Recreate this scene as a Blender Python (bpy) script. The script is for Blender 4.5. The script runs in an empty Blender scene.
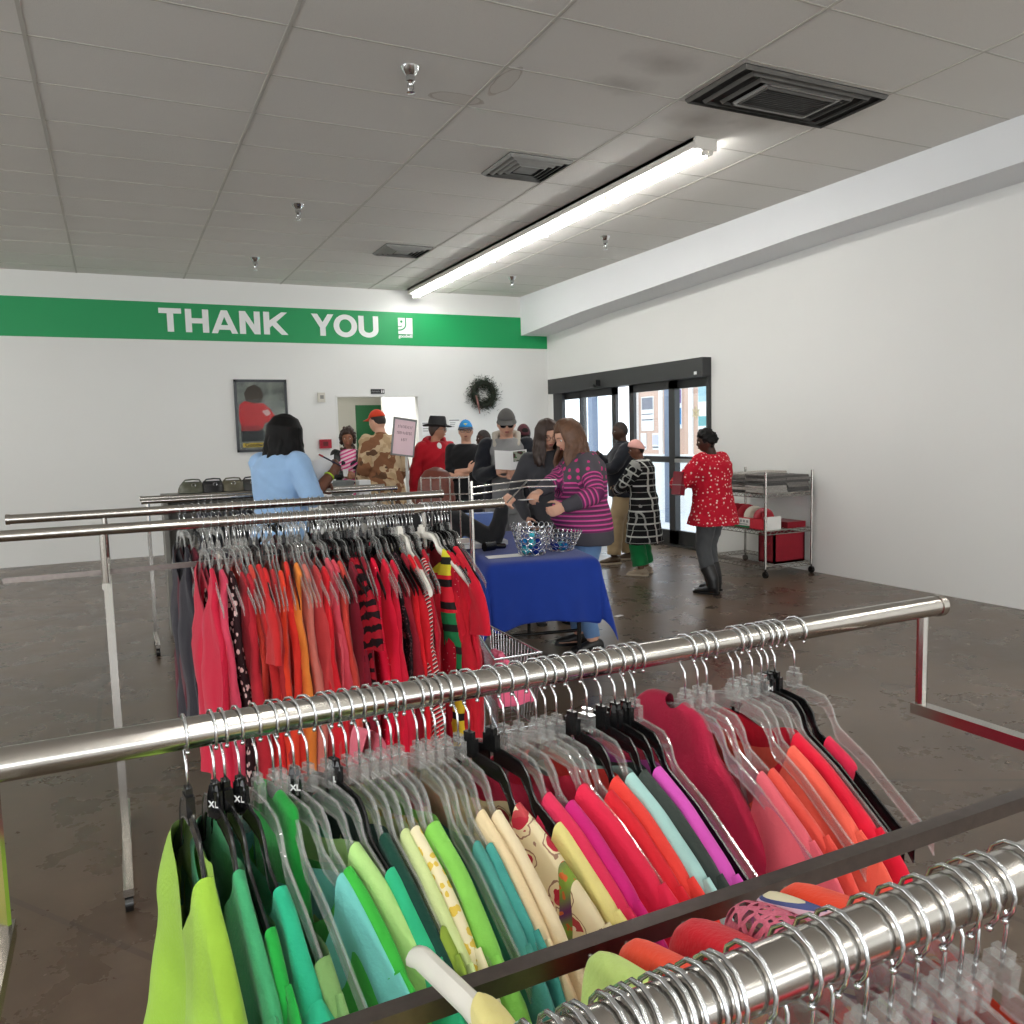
import bpy, bmesh, math, random
import numpy as np
from mathutils import Vector, Matrix, Euler, noise
PI = math.pi
scene = bpy.context.scene
COL = scene.collection

# ------------------------------------------------------------------ camera
FPX, YAW, PITCH, ROLL, CAMZ = 815.3, .4503, .0954, -.0261, 1.455
cd = bpy.data.cameras.new('camera'); cam = bpy.data.objects.new('camera', cd); COL.objects.link(cam)
_fw = Vector((math.sin(YAW)*math.cos(PITCH), math.cos(YAW)*math.cos(PITCH), -math.sin(PITCH)))
_rt = Vector((math.cos(YAW), -math.sin(YAW), 0)); _up = _rt.cross(_fw)
_r = _rt*math.cos(ROLL)+_up*math.sin(ROLL); _u = -_rt*math.sin(ROLL)+_up*math.cos(ROLL)
M = Matrix.Identity(4)
for i in range(3):
    M[i][0] = _r[i]; M[i][1] = _u[i]; M[i][2] = -_fw[i]
M[2][3] = CAMZ
cam.matrix_world = M
cd.sensor_width = 36; cd.lens = FPX*36/1024; cd.clip_start = .02; cd.clip_end = 200
scene.camera = cam

# ------------------------------------------------------------------ world, exposure
w = bpy.data.worlds.new('sky'); scene.world = w; w.use_nodes = True
bgn = w.node_tree.nodes['Background']
bgn.inputs[0].default_value = (.86, .92, 1, 1); bgn.inputs[1].default_value = 2.6
scene.view_settings.view_transform = 'Standard'
scene.view_settings.look = 'None'
scene.view_settings.gamma = 1
scene.view_settings.exposure = 0.35
try:
    scene.cycles.transparent_max_bounces = 40
    scene.cycles.max_bounces = 8
    scene.cycles.sample_clamp_indirect = 4
    scene.cycles.use_denoising = True
except Exception:
    pass
TUBE_STRENGTH = 35.0
# added fill lamps for ceiling and clothes, standing in for unseen shop windows
for nm, loc, rot, sx, sy, pw in (('daylight_fill_front', (0, -6.9, 1.7), (math.radians(90), 0, 0), 11, 2.4, 330), ('daylight_fill_left', (-6.9, 1, 1.7), (math.radians(90), 0, math.radians(-90)), 9, 2.4, 200)):
    ld = bpy.data.lights.new(nm, 'AREA'); ld.shape = 'RECTANGLE'; ld.size = sx; ld.size_y = sy; ld.energy = pw; ld.color = (.93, .97, 1)
    lo = bpy.data.objects.new(nm, ld); COL.objects.link(lo); lo.location = loc; lo.rotation_euler = rot

# ------------------------------------------------------------------ materials
MATS = {}
def lin(c):
    return tuple(((x/12.92) if x <= .04045 else ((x+.055)/1.055)**2.4) for x in [v/255 for v in c])
def rgb(*c):
    return lin(c)+(1,)
class NT:
    def __init__(s, name):
        s.m = bpy.data.materials.new(name); s.m.use_nodes = True
        s.t = s.m.node_tree; s.n = s.t.nodes; s.l = s.t.links
        s.b = s.n['Principled BSDF']; s.out = s.n['Material Output']
    def add(s, kind, **kw):
        n = s.n.new(kind)
        for k, v in kw.items():
            if k.startswith('i_'):
                n.inputs[int(k[2:]) if k[2:].isdigit() else k[2:].replace('_', ' ')].default_value = v
            else:
                setattr(n, k, v)
        return n
    def link(s, a, b): s.l.new(a, b)
    def obj(s):
        if not hasattr(s, '_tc'): s._tc = s.n.new('ShaderNodeTexCoord')
        return s._tc.outputs['Object']
    def math(s, op, a, b=None, clamp=False):
        n = s.n.new('ShaderNodeMath'); n.operation = op; n.use_clamp = clamp
        for i, v in enumerate((a, b)):
            if v is None: continue
            if isinstance(v, (int, float)): n.inputs[i].default_value = v
            else: s.link(v, n.inputs[i])
        return n.outputs[0]
    def mix(s, f, a, b):
        n = s.n.new('ShaderNodeMix'); n.data_type = 'RGBA'
        for sock, v in ((n.inputs[0], f), (n.inputs[6], a), (n.inputs[7], b)):
            if isinstance(v, (int, float, tuple)): sock.default_value = v
            else: s.link(v, sock)
        return n.outputs[2]
    def noise(s, scale, detail=2, vec=None, rough=.5):
        n = s.add('ShaderNodeTexNoise'); n.inputs['Scale'].default_value = scale; n.inputs['Detail'].default_value = detail
        n.inputs['Roughness'].default_value = rough
        s.link(vec if vec is not None else s.obj(), n.inputs['Vector']); return n
    def sep(s):
        n = s.add('ShaderNodeSeparateXYZ'); s.link(s.obj(), n.inputs[0]); return n.outputs
    def bump(s, h, strength=.2, dist=.01):
        n = s.add('ShaderNodeBump'); n.inputs['Strength'].default_value = strength; n.inputs['Distance'].default_value = dist
        s.link(h, n.inputs['Height']); s.link(n.outputs[0], s.b.inputs['Normal'])
    def col(s, v):
        if isinstance(v, tuple): s.b.inputs['Base Color'].default_value = v
        else: s.link(v, s.b.inputs['Base Color'])
def mat(name, c, rough=.6, metal=0, var=.08, scale=8, bump=0, bscale=60, spec=.5, sheen=0):
    if name in MATS: return MATS[name]
    t = NT(name); c4 = rgb(*c)
    n = t.noise(scale, 3)
    lo = tuple(max(0, x*(1-var)) for x in c4[:3])+(1,); hi = tuple(min(1, x*(1+var)) for x in c4[:3])+(1,)
    t.col(t.mix(n.outputs[0], lo, hi))
    t.b.inputs['Roughness'].default_value = rough; t.b.inputs['Metallic'].default_value = metal
    t.b.inputs['Specular IOR Level'].default_value = spec
    if sheen: t.b.inputs['Sheen Weight'].default_value = sheen
    if bump: t.bump(t.noise(bscale, 3).outputs[0], bump, .004)
    MATS[name] = t.m; return t.m
def cloth(name, c, **kw):
    k = dict(rough=.85, var=.1, scale=14, bump=.25, bscale=220, spec=.25, sheen=.15); k.update(kw)
    return mat(name, c, **k)
def emit(name, c, s):
    t = NT(name); t.b.inputs['Emission Color'].default_value = tuple(c)+(1,); t.b.inputs['Emission Strength'].default_value = s
    t.b.inputs['Base Color'].default_value = (1, 1, 1, 1); MATS[name] = t.m; return t.m

# ------------------------------------------------------------------ mesh helpers
class MB:
    def __init__(s): s.v = []; s.f = []; s.m = []
    def add(s, vs, fs, mi=0):
        o = len(s.v); s.v += [tuple(p) for p in vs]; s.f += [tuple(i+o for i in f) for f in fs]; s.m += [mi]*len(fs); return s
    def box(s, a, b, mi=0):
        (x0, y0, z0), (x1, y1, z1) = a, b
        return s.add([(x0,y0,z0),(x1,y0,z0),(x1,y1,z0),(x0,y1,z0),(x0,y0,z1),(x1,y0,z1),(x1,y1,z1),(x0,y1,z1)],
                     [(0,3,2,1),(4,5,6,7),(0,1,5,4),(1,2,6,5),(2,3,7,6),(3,0,4,7)], mi)
    def obox(s, c, ux, uy, uz, mi=0):
        c, ux, uy, uz = map(Vector, (c, ux, uy, uz))
        vs = [c+ux*i+uy*j+uz*k for k in (-1, 1) for (i, j) in ((-1,-1),(1,-1),(1,1),(-1,1))]
        return s.add(vs, [(0,3,2,1),(4,5,6,7),(0,1,5,4),(1,2,6,5),(2,3,7,6),(3,0,4,7)], mi)
    def rings(s, rings, cap=True, mi=0, closed=False):
        n = len(rings[0]); vs = [p for r in rings for p in r]; fs = []
        R = len(rings)
        for i in range(R if closed else R-1):
            j = (i+1) % R
            for k in range(n):
                fs.append((i*n+k, i*n+(k+1) % n, j*n+(k+1) % n, j*n+k))
        if cap and not closed:
            fs.append(tuple(range(n-1, -1, -1))); fs.append(tuple((R-1)*n+k for k in range(n)))
        return s.add(vs, fs, mi)
    def loft(s, secs, n=16, cap=True, mi=0):
        rr = []
        for c, ux, uy in secs:
            c, ux, uy = Vector(c), Vector(ux), Vector(uy)
            rr.append([c+ux*math.cos(2*PI*k/n)+uy*math.sin(2*PI*k/n) for k in range(n)])
        return s.rings(rr, cap, mi)
    def tube(s, pts, r, n=8, cap=True, mi=0, flat=1, closed=False, up=None, rnd=False):
        pts = [Vector(p) for p in pts]; m = len(pts)
        rs = [r]*m if isinstance(r, (int, float)) else list(r)
        tg = []
        for i in range(m):
            if closed: d = pts[(i+1) % m]-pts[i-1]
            else: d = pts[min(i+1, m-1)]-pts[max(i-1, 0)]
            tg.append(d.normalized() if d.length > 1e-9 else Vector((0, 0, 1)))
        a = Vector(up) if up else (Vector((0, 0, 1)) if abs(tg[0].z) < .9 else Vector((1, 0, 0)))
        rr = []
        for i in range(m):
            a = (a-tg[i]*a.dot(tg[i]))
            if a.length < 1e-6: a = tg[i].orthogonal()
            a.normalize(); b = tg[i].cross(a)
            rr.append([pts[i]+(a*math.cos(2*PI*k/n)*rs[i]+b*math.sin(2*PI*k/n)*rs[i]*flat) for k in range(n)])
        if rnd and not closed:
            def capring(i, sgn):
                out = []
                for q in (.55, .9):
                    out.append([pts[i]+(p-pts[i])*math.sqrt(1-q*q)+tg[i]*sgn*rs[i]*q*min(1, flat) for p in rr[i]])
                return out
            rr = capring(0, -1)[::-1]+rr+capring(m-1, 1)
        return s.rings(rr, cap, mi, closed)
    def ell(s, c, r, n=14, m=9, mi=0, rot=None):
        c = Vector(c); vs = [(0, 0, -1)]; fs = []
        for j in range(1, m):
            t = -PI/2+PI*j/m
            for k in range(n):
                vs.append((math.cos(t)*math.cos(2*PI*k/n), math.cos(t)*math.sin(2*PI*k/n), math.sin(t)))
        vs.append((0, 0, 1)); L = len(vs)-1
        for k in range(n): fs.append((0, 1+(k+1) % n, 1+k))
        for j in range(m-2):
            for k in range(n):
                a = 1+j*n; fs.append((a+k, a+(k+1) % n, a+n+(k+1) % n, a+n+k))
        a = 1+(m-2)*n
        for k in range(n): fs.append((L, a+k, a+(k+1) % n))
        out = []
        for p in vs:
            q = Vector((p[0]*r[0], p[1]*r[1], p[2]*r[2]))
            if rot is not None: q = rot @ q
            out.append(c+q)
        return s.add(out, fs, mi)
    def lathe(s, prof, c=(0, 0, 0), n=24, mi=0, cap=True, sx=1, sy=1):
        return s.rings([[(c[0]+r*sx*math.cos(2*PI*k/n), c[1]+r*sy*math.sin(2*PI*k/n), c[2]+z) for k in range(n)] for r, z in prof], cap, mi)
    def prism(s, poly, to3, d, mi=0):
        """poly 2D -> to3(u,v) base point; d extrusion vector"""
        n = len(poly); d = Vector(d)
        a = [Vector(to3(*p)) for p in poly]; b = [p+d for p in a]
        fs = [tuple(range(n-1, -1, -1)), tuple(range(n, 2*n))]+[(i, (i+1) % n, n+(i+1) % n, n+i) for i in range(n)]
        return s.add(a+b, fs, mi)
    def xf(s, Mx):
        s.v = [tuple(Mx @ Vector(p)) for p in s.v]; return s
    def mesh(s, name):
        me = bpy.data.meshes.new(name); me.from_pydata(s.v, [], s.f)
        me.polygons.foreach_set('material_index', s.m); me.update(); return me
def link(o, parent=None):
    COL.objects.link(o)
    if parent is not None: o.parent = parent
    return o
def tag(o, label=None, cat=None, group=None, kind=None):
    if label: o['label'] = label
    if cat: o['category'] = cat
    if group: o['group'] = group
    if kind: o['kind'] = kind
    return o
def fixnorm(me):
    bm = bmesh.new(); bm.from_mesh(me); bmesh.ops.recalc_face_normals(bm, faces=bm.faces); bm.to_mesh(me); bm.free()
def build(name, mb, mats, parent=None, smooth=True, angle=40, loc=None, norm=True):
    me = mb.mesh(name) if isinstance(mb, MB) else mb
    for m_ in (mats if isinstance(mats, (list, tuple)) else [mats]): me.materials.append(m_)
    if norm: fixnorm(me)
    if smooth:
        me.polygons.foreach_set('use_smooth', [True]*len(me.polygons))
        if angle < 179: me.set_sharp_from_angle(angle=math.radians(angle))
    o = bpy.data.objects.new(name, me); link(o, parent)
    if loc is not None: o.location = loc
    return o
def thing(name, label, cat, loc=(0, 0, 0), rz=0, group=None):
    o = bpy.data.objects.new(name, None); o.empty_display_size = .1; COL.objects.link(o)
    o.location = loc; o.rotation_euler = (0, 0, rz); return tag(o, label, cat, group)
def struct(name, mb, mats, smooth=False, parent=None, **k):
    o = build(name, mb, mats, parent, smooth=smooth, **k)
    if parent is None: o['kind'] = 'structure'
    return o
def copy_tree(o, parent=None):
    c = o.copy(); COL.objects.link(c); c.parent = parent
    for ch in list(o.children): copy_tree(ch, c)
    return c
def fuse(mb, voxel=.008, sm=4, fac=.5):
    me = mb.mesh('tmp'); fixnorm(me)
    o = bpy.data.objects.new('tmp', me); COL.objects.link(o)
    r = o.modifiers.new('r', 'REMESH'); r.mode = 'VOXEL'; r.voxel_size = voxel; r.use_smooth_shade = True
    if sm:
        q = o.modifiers.new('s', 'SMOOTH'); q.factor = fac; q.iterations = sm
    dg = bpy.context.evaluated_depsgraph_get(); dg.update()
    out = bpy.data.meshes.new_from_object(o.evaluated_get(dg)); out.materials.clear()
    bpy.data.objects.remove(o); bpy.data.meshes.remove(me)
    return out
def text_mesh(txt, size, bold=0, extrude=.001):
    cu = bpy.data.curves.new('t', 'FONT'); cu.body = txt; cu.size = size; cu.offset = bold; cu.extrude = extrude
    cu.align_x = 'CENTER'; cu.align_y = 'CENTER'
    o = bpy.data.objects.new('t', cu); COL.objects.link(o)
    dg = bpy.context.evaluated_depsgraph_get(); dg.update()
    me = bpy.data.meshes.new_from_object(o.evaluated_get(dg)); bpy.data.objects.remove(o); bpy.data.curves.remove(cu)
    return me
def text_obj(name, txt, size, m, parent, loc, rot, bold=0, extrude=.0006):
    me = text_mesh(txt, size, bold, extrude); me.materials.clear(); me.materials.append(m)
    o = bpy.data.objects.new(name, me); link(o, parent); o.location = loc; o.rotation_euler = rot; return o
def lerp(a, b, t): return a+(b-a)*t
# ------------------------------------------------------------------ the room
HC, XR, YB, XS = 3.554, 6.235, 11.473, 5.777
XL, YF = -7.0, -7.0

def floor_mat():
    t = NT('polished_concrete'); n1 = t.noise(.55, 5, rough=.6); n2 = t.noise(3.2, 6, rough=.65); n3 = t.noise(40, 3)
    r = t.add('ShaderNodeValToRGB'); e = r.color_ramp.elements
    e[0].position = .32; e[0].color = rgb(68, 55, 44); e[1].position = .7; e[1].color = rgb(114, 98, 82)
    x = e.new(.5); x.color = rgb(90, 75, 61)
    t.link(t.math('ADD', t.math('MULTIPLY', n1.outputs[0], .6), t.math('MULTIPLY', n2.outputs[0], .4)), r.inputs[0])
    v = t.add('ShaderNodeTexVoronoi'); v.feature = 'DISTANCE_TO_EDGE'; v.inputs['Scale'].default_value = .38; t.link(t.obj(), v.inputs['Vector'])
    crack = t.math('LESS_THAN', v.outputs['Distance'], .004)
    spk = t.math('GREATER_THAN', n3.outputs[0], .74)
    c = t.mix(t.math('MULTIPLY', crack, .5), r.outputs[0], rgb(60, 50, 42))
    c = t.mix(t.math('MULTIPLY', spk, .35), c, rgb(190, 180, 168))
    t.col(c)
    t.link(t.math('ADD', t.math('MULTIPLY', n2.outputs[0], .3), .14), t.b.inputs['Roughness'])
    t.b.inputs['Specular IOR Level'].default_value = .5
    t.bump(n2.outputs[0], .08, .01)
    return t.m
def ceil_mat():
    t = NT('ceiling_tile_white'); n = t.noise(260, 2); n2 = t.noise(.8, 3)
    base = t.mix(n2.outputs[0], rgb(226, 224, 218), rgb(236, 234, 228))
    base = t.mix(t.math('MULTIPLY', t.math('GREATER_THAN', n.outputs[0], .64), .35), base, rgb(150, 147, 140))
    wob = t.noise(5, 4)
    # water stains
    for (sx, sy, rx, ry) in ((2.07, 4.92, .17, .075), (2.24, 4.60, .06, .20)):
        s = t.sep()
        dx = t.math('DIVIDE', t.math('SUBTRACT', s[0], sx), rx); dy = t.math('DIVIDE', t.math('SUBTRACT', s[1], sy), ry)
        d = t.math('SQRT', t.math('ADD', t.math('MULTIPLY', dx, dx), t.math('MULTIPLY', dy, dy)))
        d = t.math('ADD', d, t.math('MULTIPLY', t.math('SUBTRACT', wob.outputs[0], .5), .9))
        ring = t.math('MULTIPLY', t.math('LESS_THAN', t.math('ABSOLUTE', t.math('SUBTRACT', d, 1.0)), .07), .3)
        ins = t.math('MULTIPLY', t.math('LESS_THAN', d, 1.0), .14)
        base = t.mix(ins, base, rgb(160, 138, 104)); base = t.mix(ring, base, rgb(120, 92, 58))
    for (sx, sy, rx) in ((3.72, 4.62, .28), (4.2, 4.54, .25), (3.0, 4.0, .3), (2.95, 4.35, .25)):
        s = t.sep()
        dx = t.math('SUBTRACT', s[0], sx); dy = t.math('MULTIPLY', t.math('SUBTRACT', s[1], sy), 1.6)
        d = t.math('DIVIDE', t.math('SQRT', t.math('ADD', t.math('MULTIPLY', dx, dx), t.math('MULTIPLY', dy, dy))), rx)
        d = t.math('ADD', d, t.math('MULTIPLY', t.math('SUBTRACT', wob.outputs[0], .5), 1.2))
        base = t.mix(t.math('MULTIPLY', t.math('SUBTRACT', 1.0, d, True), .38), base, rgb(110, 100, 86))
    t.col(base); t.b.inputs['Roughness'].default_value = .95; t.b.inputs['Specular IOR Level'].default_value = .2
    t.bump(n.outputs[0], .25, .004); return t.m
WALL = mat('white_wall_paint', (232, 232, 229), rough=.75, var=.02, scale=1.5, bump=.05, bscale=90, spec=.3)
SOFW = mat('white_soffit_paint', (232, 234, 236), rough=.75, var=.02, scale=1.5, spec=.3)
FLOOR = floor_mat(); CEIL = ceil_mat()
GRID = mat('ceiling_grid_metal', (196, 193, 184), rough=.6, var=.1)
GREEN = mat('green_sign_paint', (0, 146, 82), rough=.5, var=.03, scale=3)
BLACKF = mat('dark_bronze_door_frame', (40, 41, 42), rough=.45, var=.08, spec=.5)
WHITE_L = mat('white_letter', (240, 241, 240), rough=.5, var=.02)

struct('floor', MB().box((XL, YF, -.1), (XR, YB, 0)).box((2.85, YB, -.1), (6.0, 15, 0)), FLOOR)
struct('ceiling', MB().box((XL, YF, HC), (XR, YB, HC+.1)), CEIL)
g = MB()
k = 0
x = .942-1.2192*6
while x < XS:
    if x > XL: g.box((x-.010, YF, HC-.004), (x+.010, YB, HC+.002))
    x += 1.2192
y = 4.4016-.6096*18
while y < YB:
    if y > YF: g.box((XL, y-.006, HC-.002), (XS, y+.006, HC+.002))
    y += .6096
struct('trim_ceiling_grid', g, GRID)
DX0, DX1, DZ = 2.85, 4.065, 2.05
wb = MB().box((XL, YB, 0), (DX0, YB+.14, HC)).box((DX1, YB, 0), (XR+.15, YB+.14, HC)).box((DX0, YB, DZ), (DX1, YB+.14, HC))
struct('wall_back', wb, WALL)
DY0, DY1, DTOP = 7.53, 11.235, 2.275
wr = MB().box((XR, YF, 0), (XR+.15, DY0, HC)).box((XR, DY1, 0), (XR+.15, YB+.14, HC)).box((XR, DY0, DTOP-.02), (XR+.15, DY1, HC))
struct('wall_right', wr, WALL)
struct('wall_left', MB().box((XL-.15, YF, 0), (XL, YB+.14, HC)), WALL)
struct('wall_front', MB().box((XL-.15, YF-.15, 0), (XR+.15, YF, HC)), WALL)
# soffit along the right wall, its underside rising a little towards the front of the shop
pf = [(YB, 2.966), (9.68, 3.07), (8.0, 3.122), (6.8, 3.162), (5.7, 3.2), (3.5, 3.24), (YF, 3.24)]
sb = MB()
sb.prism([(y, z) for y, z in pf]+[(YF, HC-.001), (YB, HC-.001)], lambda u, v: (XS, u, v), (XR-XS+.001, 0, 0))
struct('trim_soffit', sb, SOFW)
# room beyond the doorway
COR = mat('corridor_wall_grey', (186, 184, 174), rough=.8, var=.02, scale=2)
BEY = MB().box((2.7, YB+.14, 0), (2.85, 15, 2.9)).box((2.85, 14.0, 0), (4.35, 14.12, 2.9)).box((3.83, 12.45, 0), (5.2, 12.57, 2.9), 1).box((5.05, 11.6, 0), (5.2, 12.5, 2.9), 1)\
    .box((4.3, 12.5, 0), (4.42, 14.1, 2.9)).box((2.7, YB+.14, 2.75), (5.2, 15, 2.85), 1)
struct('wall_corridor', BEY, [COR, WALL])
struct('trim_doorway', MB().box((DX0-.012, YB-.006, 0), (DX0+.012, YB+.145, DZ)).box((DX1-.012, YB-.006, 0), (DX1+.012, YB+.145, DZ)).box((DX0-.012, YB-.006, DZ-.012), (DX1+.012, YB+.145, DZ+.012)), WALL)
DG = mat('dark_green_board', (16, 92, 48), rough=.5, var=.05)
b = build('notice_board', MB().box((3.80, 13.96, 1.0), (4.29, 13.998, 2.02)), DG, smooth=False)
tag(b, 'dark green board on the grey wall beyond the doorway', 'board')
# corridor lamp, out of sight above the doorway
lt = thing('ceiling_light', 'fluorescent light on the ceiling of the room beyond the doorway', 'ceiling light', (3.7, 12.0, 2.745), 0)
TUBE = emit('fluorescent_tube_glow', (1, .985, .95), TUBE_STRENGTH)
build('diffuser', MB().box((-.75, -.1, -.05), (.75, .1, -.02)), TUBE, lt, smooth=False)
build('housing', MB().box((-.8, -.14, -.02), (.8, .14, 0)), GRID, lt, smooth=False)

# green band with heavy white letters
sg = thing('wall_sign', 'long green banner reading THANK YOU high on the back wall', 'sign', (0, YB, 0))
bd = MB().box((-3.6, -.006, 2.772), (XR-.002, 0, 3.243)); build('banner', bd, GREEN, sg, smooth=False)
def glyph(ch, x0, x1, z0, z1):
    W, H = x1-x0, z1-z0; st = .3*H*.86; mb = MB(); P = []
    q = lambda *p: P.append([(x0+u*W, z0+v*H) for u, v in p]); s = st/W; h = .22
    if ch == 'T': q((0, 1), (0, 1-h), (1, 1-h), (1, 1)); q((.5-s/2, 0), (.5+s/2, 0), (.5+s/2, 1-h), (.5-s/2, 1-h))
    elif ch == 'H': q((0, 0), (s, 0), (s, 1), (0, 1)); q((1-s, 0), (1, 0), (1, 1), (1-s, 1)); q((s, .39), (1-s, .39), (1-s, .61), (s, .61))
    elif ch == 'A': q((0, 0), (s*.98, 0), (.5, .72), (.5+.0, 1), (.5-s*.5, 1)); q((1, 0), (1-s*.98, 0), (.5, .72), (.5, 1), (.5+s*.5, 1)); q((.24, .16), (.76, .16), (.7, .36), (.3, .36))
    elif ch == 'N': q((0, 0), (s, 0), (s, 1), (0, 1)); q((1-s, 0), (1, 0), (1, 1), (1-s, 1)); q((0, 1), (s, 1), (1, 0), (1-s, 0))
    elif ch == 'K': q((0, 0), (s, 0), (s, 1), (0, 1)); q((s, .3), (s, .62), (1-s*1.1, 1), (1-.02, 1)); q((s*1.0, .52), (s*1.6, .72), (1, 0), (1-s*1.15, 0))
    elif ch == 'Y': q((.5-s/2, 0), (.5+s/2, 0), (.5+s/2, .42), (.5-s/2, .42)); q((0, 1), (s*1.08, 1), (.5+s/2, .42), (.5-s/2, .38)); q((1, 1), (1-s*1.08, 1), (.5-s/2, .42), (.5+s/2, .38))
    for i_, p in enumerate(P): mb.prism(p, lambda u, v: (u, -.0061, v), (0, -.006-.0004*i_, 0))
    if ch in 'OU':
        n = 40; out, inn = [], []
        cx, cz = .5, .5
        if ch == 'O':
            for i in range(n):
                a = 2*PI*i/n; out.append((x0+W*(.5+.5*math.cos(a)), z0+H*(.5+.515*math.sin(a))))
                inn.append((x0+W*(.5+(.5-s)*math.cos(a)), z0+H*(.5+.3*math.sin(a))))
            vs = []; m = n
            for y in (-.0061, -.0121): vs += [(u, y, v) for u, v in out]+[(u, y, v) for u, v in inn]
            fs = []
            for i in range(m):
                j = (i+1) % m; fs += [(i, j, m+j, m+i), (2*m+i, 3*m+i, 3*m+j, 2*m+j), (i, 2*m+i, 2*m+j, j), (m+i, m+j, 3*m+j, 3*m+i)]
            mb.add(vs, fs)
        else:
            op = [(0, 1)]+[(.5-.5*math.cos(PI*i/16), .36-.375*math.sin(PI*i/16)) for i in range(17)]+[(1, 1)]
            ip = [(s, 1)]+[(.5-(.5-s)*math.cos(PI*i/16), .38-.17*math.sin(PI*i/16)) for i in range(17)]+[(1-s, 1)]
            op = [(x0+W*u, z0+H*v) for u, v in op]; ip = [(x0+W*u, z0+H*v) for u, v in ip]; m = len(op)
            vs = []
            for y in (-.0061, -.0121): vs += [(u, y, v) for u, v in op]+[(u, y, v) for u, v in ip]
            fs = [(0, m, 3*m, 2*m), (m-1, 2*m-1, 4*m-1, 3*m-1)]
            for i in range(m-1):
                j = i+1; fs += [(i, j, m+j, m+i), (2*m+i, 3*m+i, 3*m+j, 2*m+j), (i, 2*m+i, 2*m+j, j), (m+i, m+j, 3*m+j, 3*m+i)]
            mb.add(vs, fs)
    return mb
for ch, x0, x1, z0, z1 in (('T', .615, .885, 2.875, 3.172), ('H', .93, 1.215, 2.875, 3.172), ('A', 1.245, 1.575, 2.872, 3.172), ('N', 1.60, 1.865, 2.873, 3.172), ('K', 1.91, 2.232, 2.875, 3.175),
                           ('Y', 2.55, 2.86, 2.879, 3.176), ('O', 2.857, 3.19, 2.872, 3.176), ('U', 3.212, 3.5, 2.876, 3.172)):
    build('letter', glyph(ch, x0, x1, z0, z1), WHITE_L, sg, smooth=False, norm=True)
# emblem: white square with a half face, lower case word beneath
em = MB(); X0, X1, Z0, Z1 = 3.795, 4.012, 2.935, 3.165
em.box((X0, -.0115, Z0), (X1, -.0065, Z1)); emb = build('emblem', em, WHITE_L, sg, smooth=False)
fc = MB()
fc.tube([(X0+.115, -.0118, Z1), (X0+.115, -.0118, Z1-.09)]+[(X0+.115-.105*(1-math.cos(a)), -.0118, Z1-.09-.085*math.sin(a)) for a in [PI/2*i/8 for i in range(1, 9)]]+[(X0, -.0118, Z1-.176)], .009, n=6, flat=.15)
fc.ell((X0+.05, -.0118, Z1-.052), (.019, .002, .019), 12, 6)
fc.tube([(X0, -.0118, Z1-.125), (X0+.03, -.0118, Z1-.128), (X0+.058, -.0118, Z1-.112)], .006, n=6)
build('emblem_face', fc, GREEN, emb, smooth=False)
text_obj('lettering', 'goodwill', .062, WHITE_L, sg, ((X0+X1)/2, -.0075, 2.905), (PI/2, 0, 0), bold=.0022)

# ------------------------------------------------------------------ entrance doors
GL = NT('door_glass')
_tr = GL.add('ShaderNodeBsdfTransparent'); _gl = GL.add('ShaderNodeBsdfGlossy'); _gl.inputs['Roughness'].default_value = .02
_tr.inputs[0].default_value = (.94, .97, .97, 1)
_fr = GL.add('ShaderNodeLayerWeight'); _fr.inputs[0].default_value = .12
_mx = GL.add('ShaderNodeMixShader'); GL.link(_fr.outputs[1], _mx.inputs[0]); GL.link(_tr.outputs[0], _mx.inputs[1]); GL.link(_gl.outputs[0], _mx.inputs[2]); GL.link(_mx.outputs[0], GL.out.inputs[0])
GLASS = GL.m
BLUEP = mat('blue_grey_aluminium', (104, 122, 150), rough=.35, var=.05)
dr = bpy.data.objects.new('door_1', None); COL.objects.link(dr); dr['kind'] = 'structure'
xf, xb = XR-.05, XR+.1
build('header', MB().box((XR-.13, DY0, 2.055), (xb, DY1, DTOP)), BLACKF, dr, smooth=False)
fr = MB().box((xf+.01, DY0, 0), (xb, DY0+.045, 2.06)).box((xf+.01, DY1-.07, 0), (xb, DY1, 2.06)).box((xf+.02, DY0, 0), (xb, DY1, .03))
fr.box((xf+.01, DY1-.27, 0), (xf+.07, DY1-.07, 2.06))
build('outer_frame', fr, BLACKF, dr, smooth=False)
def leaf(name, y0, y1, x, post0, post1, blue=0):
    r = build(name, MB().box((x-.022, y0, 0), (x+.022, y0+post0, 2.06)).box((x-.022, y1-post1, 0), (x+.022, y1, 2.06)).box((x-.022, y0, 1.955), (x+.022, y1, 2.06))
              .box((x-.022, y0, .02), (x+.022, y1, .2)).box((x-.024, y0, 1.05), (x+.024, y1, 1.125)), BLACKF, dr, smooth=False)
    build('glass', MB().box((x-.004, y0+post0-.005, .19), (x+.004, y1-post1+.005, 1.96)), GLASS, r, smooth=False)
    return r
leaf('sidelight', 10.42, 11.165, XR+.05, .055, .05)
leaf('sliding_door', 9.50, 10.47, XR+.0, .10, .05)
leaf('sliding_door', 8.19, 9.18, XR+.0, .12, .11)
leaf('sidelight', 7.575, 8.27, XR+.05, .04, .06)
build('push_bar', MB().box((XR-.06, 7.6, 1.055), (XR-.03, 8.15, 1.1)), mat('brushed_steel', (190, 192, 194), rough=.3, metal=1, var=.04), dr, smooth=False)
sn = tag(build('door_sensor', MB().box((XR-.2, 9.72, 2.09), (XR-.13, 9.9, 2.17)).box((XR-.22, 9.75, 2.075), (XR-.18, 9.87, 2.11)), mat('black_plastic', (22, 22, 23), rough=.35, var=.05), smooth=False),
     'small black motion sensor fixed on the door header', 'sensor')
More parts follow.
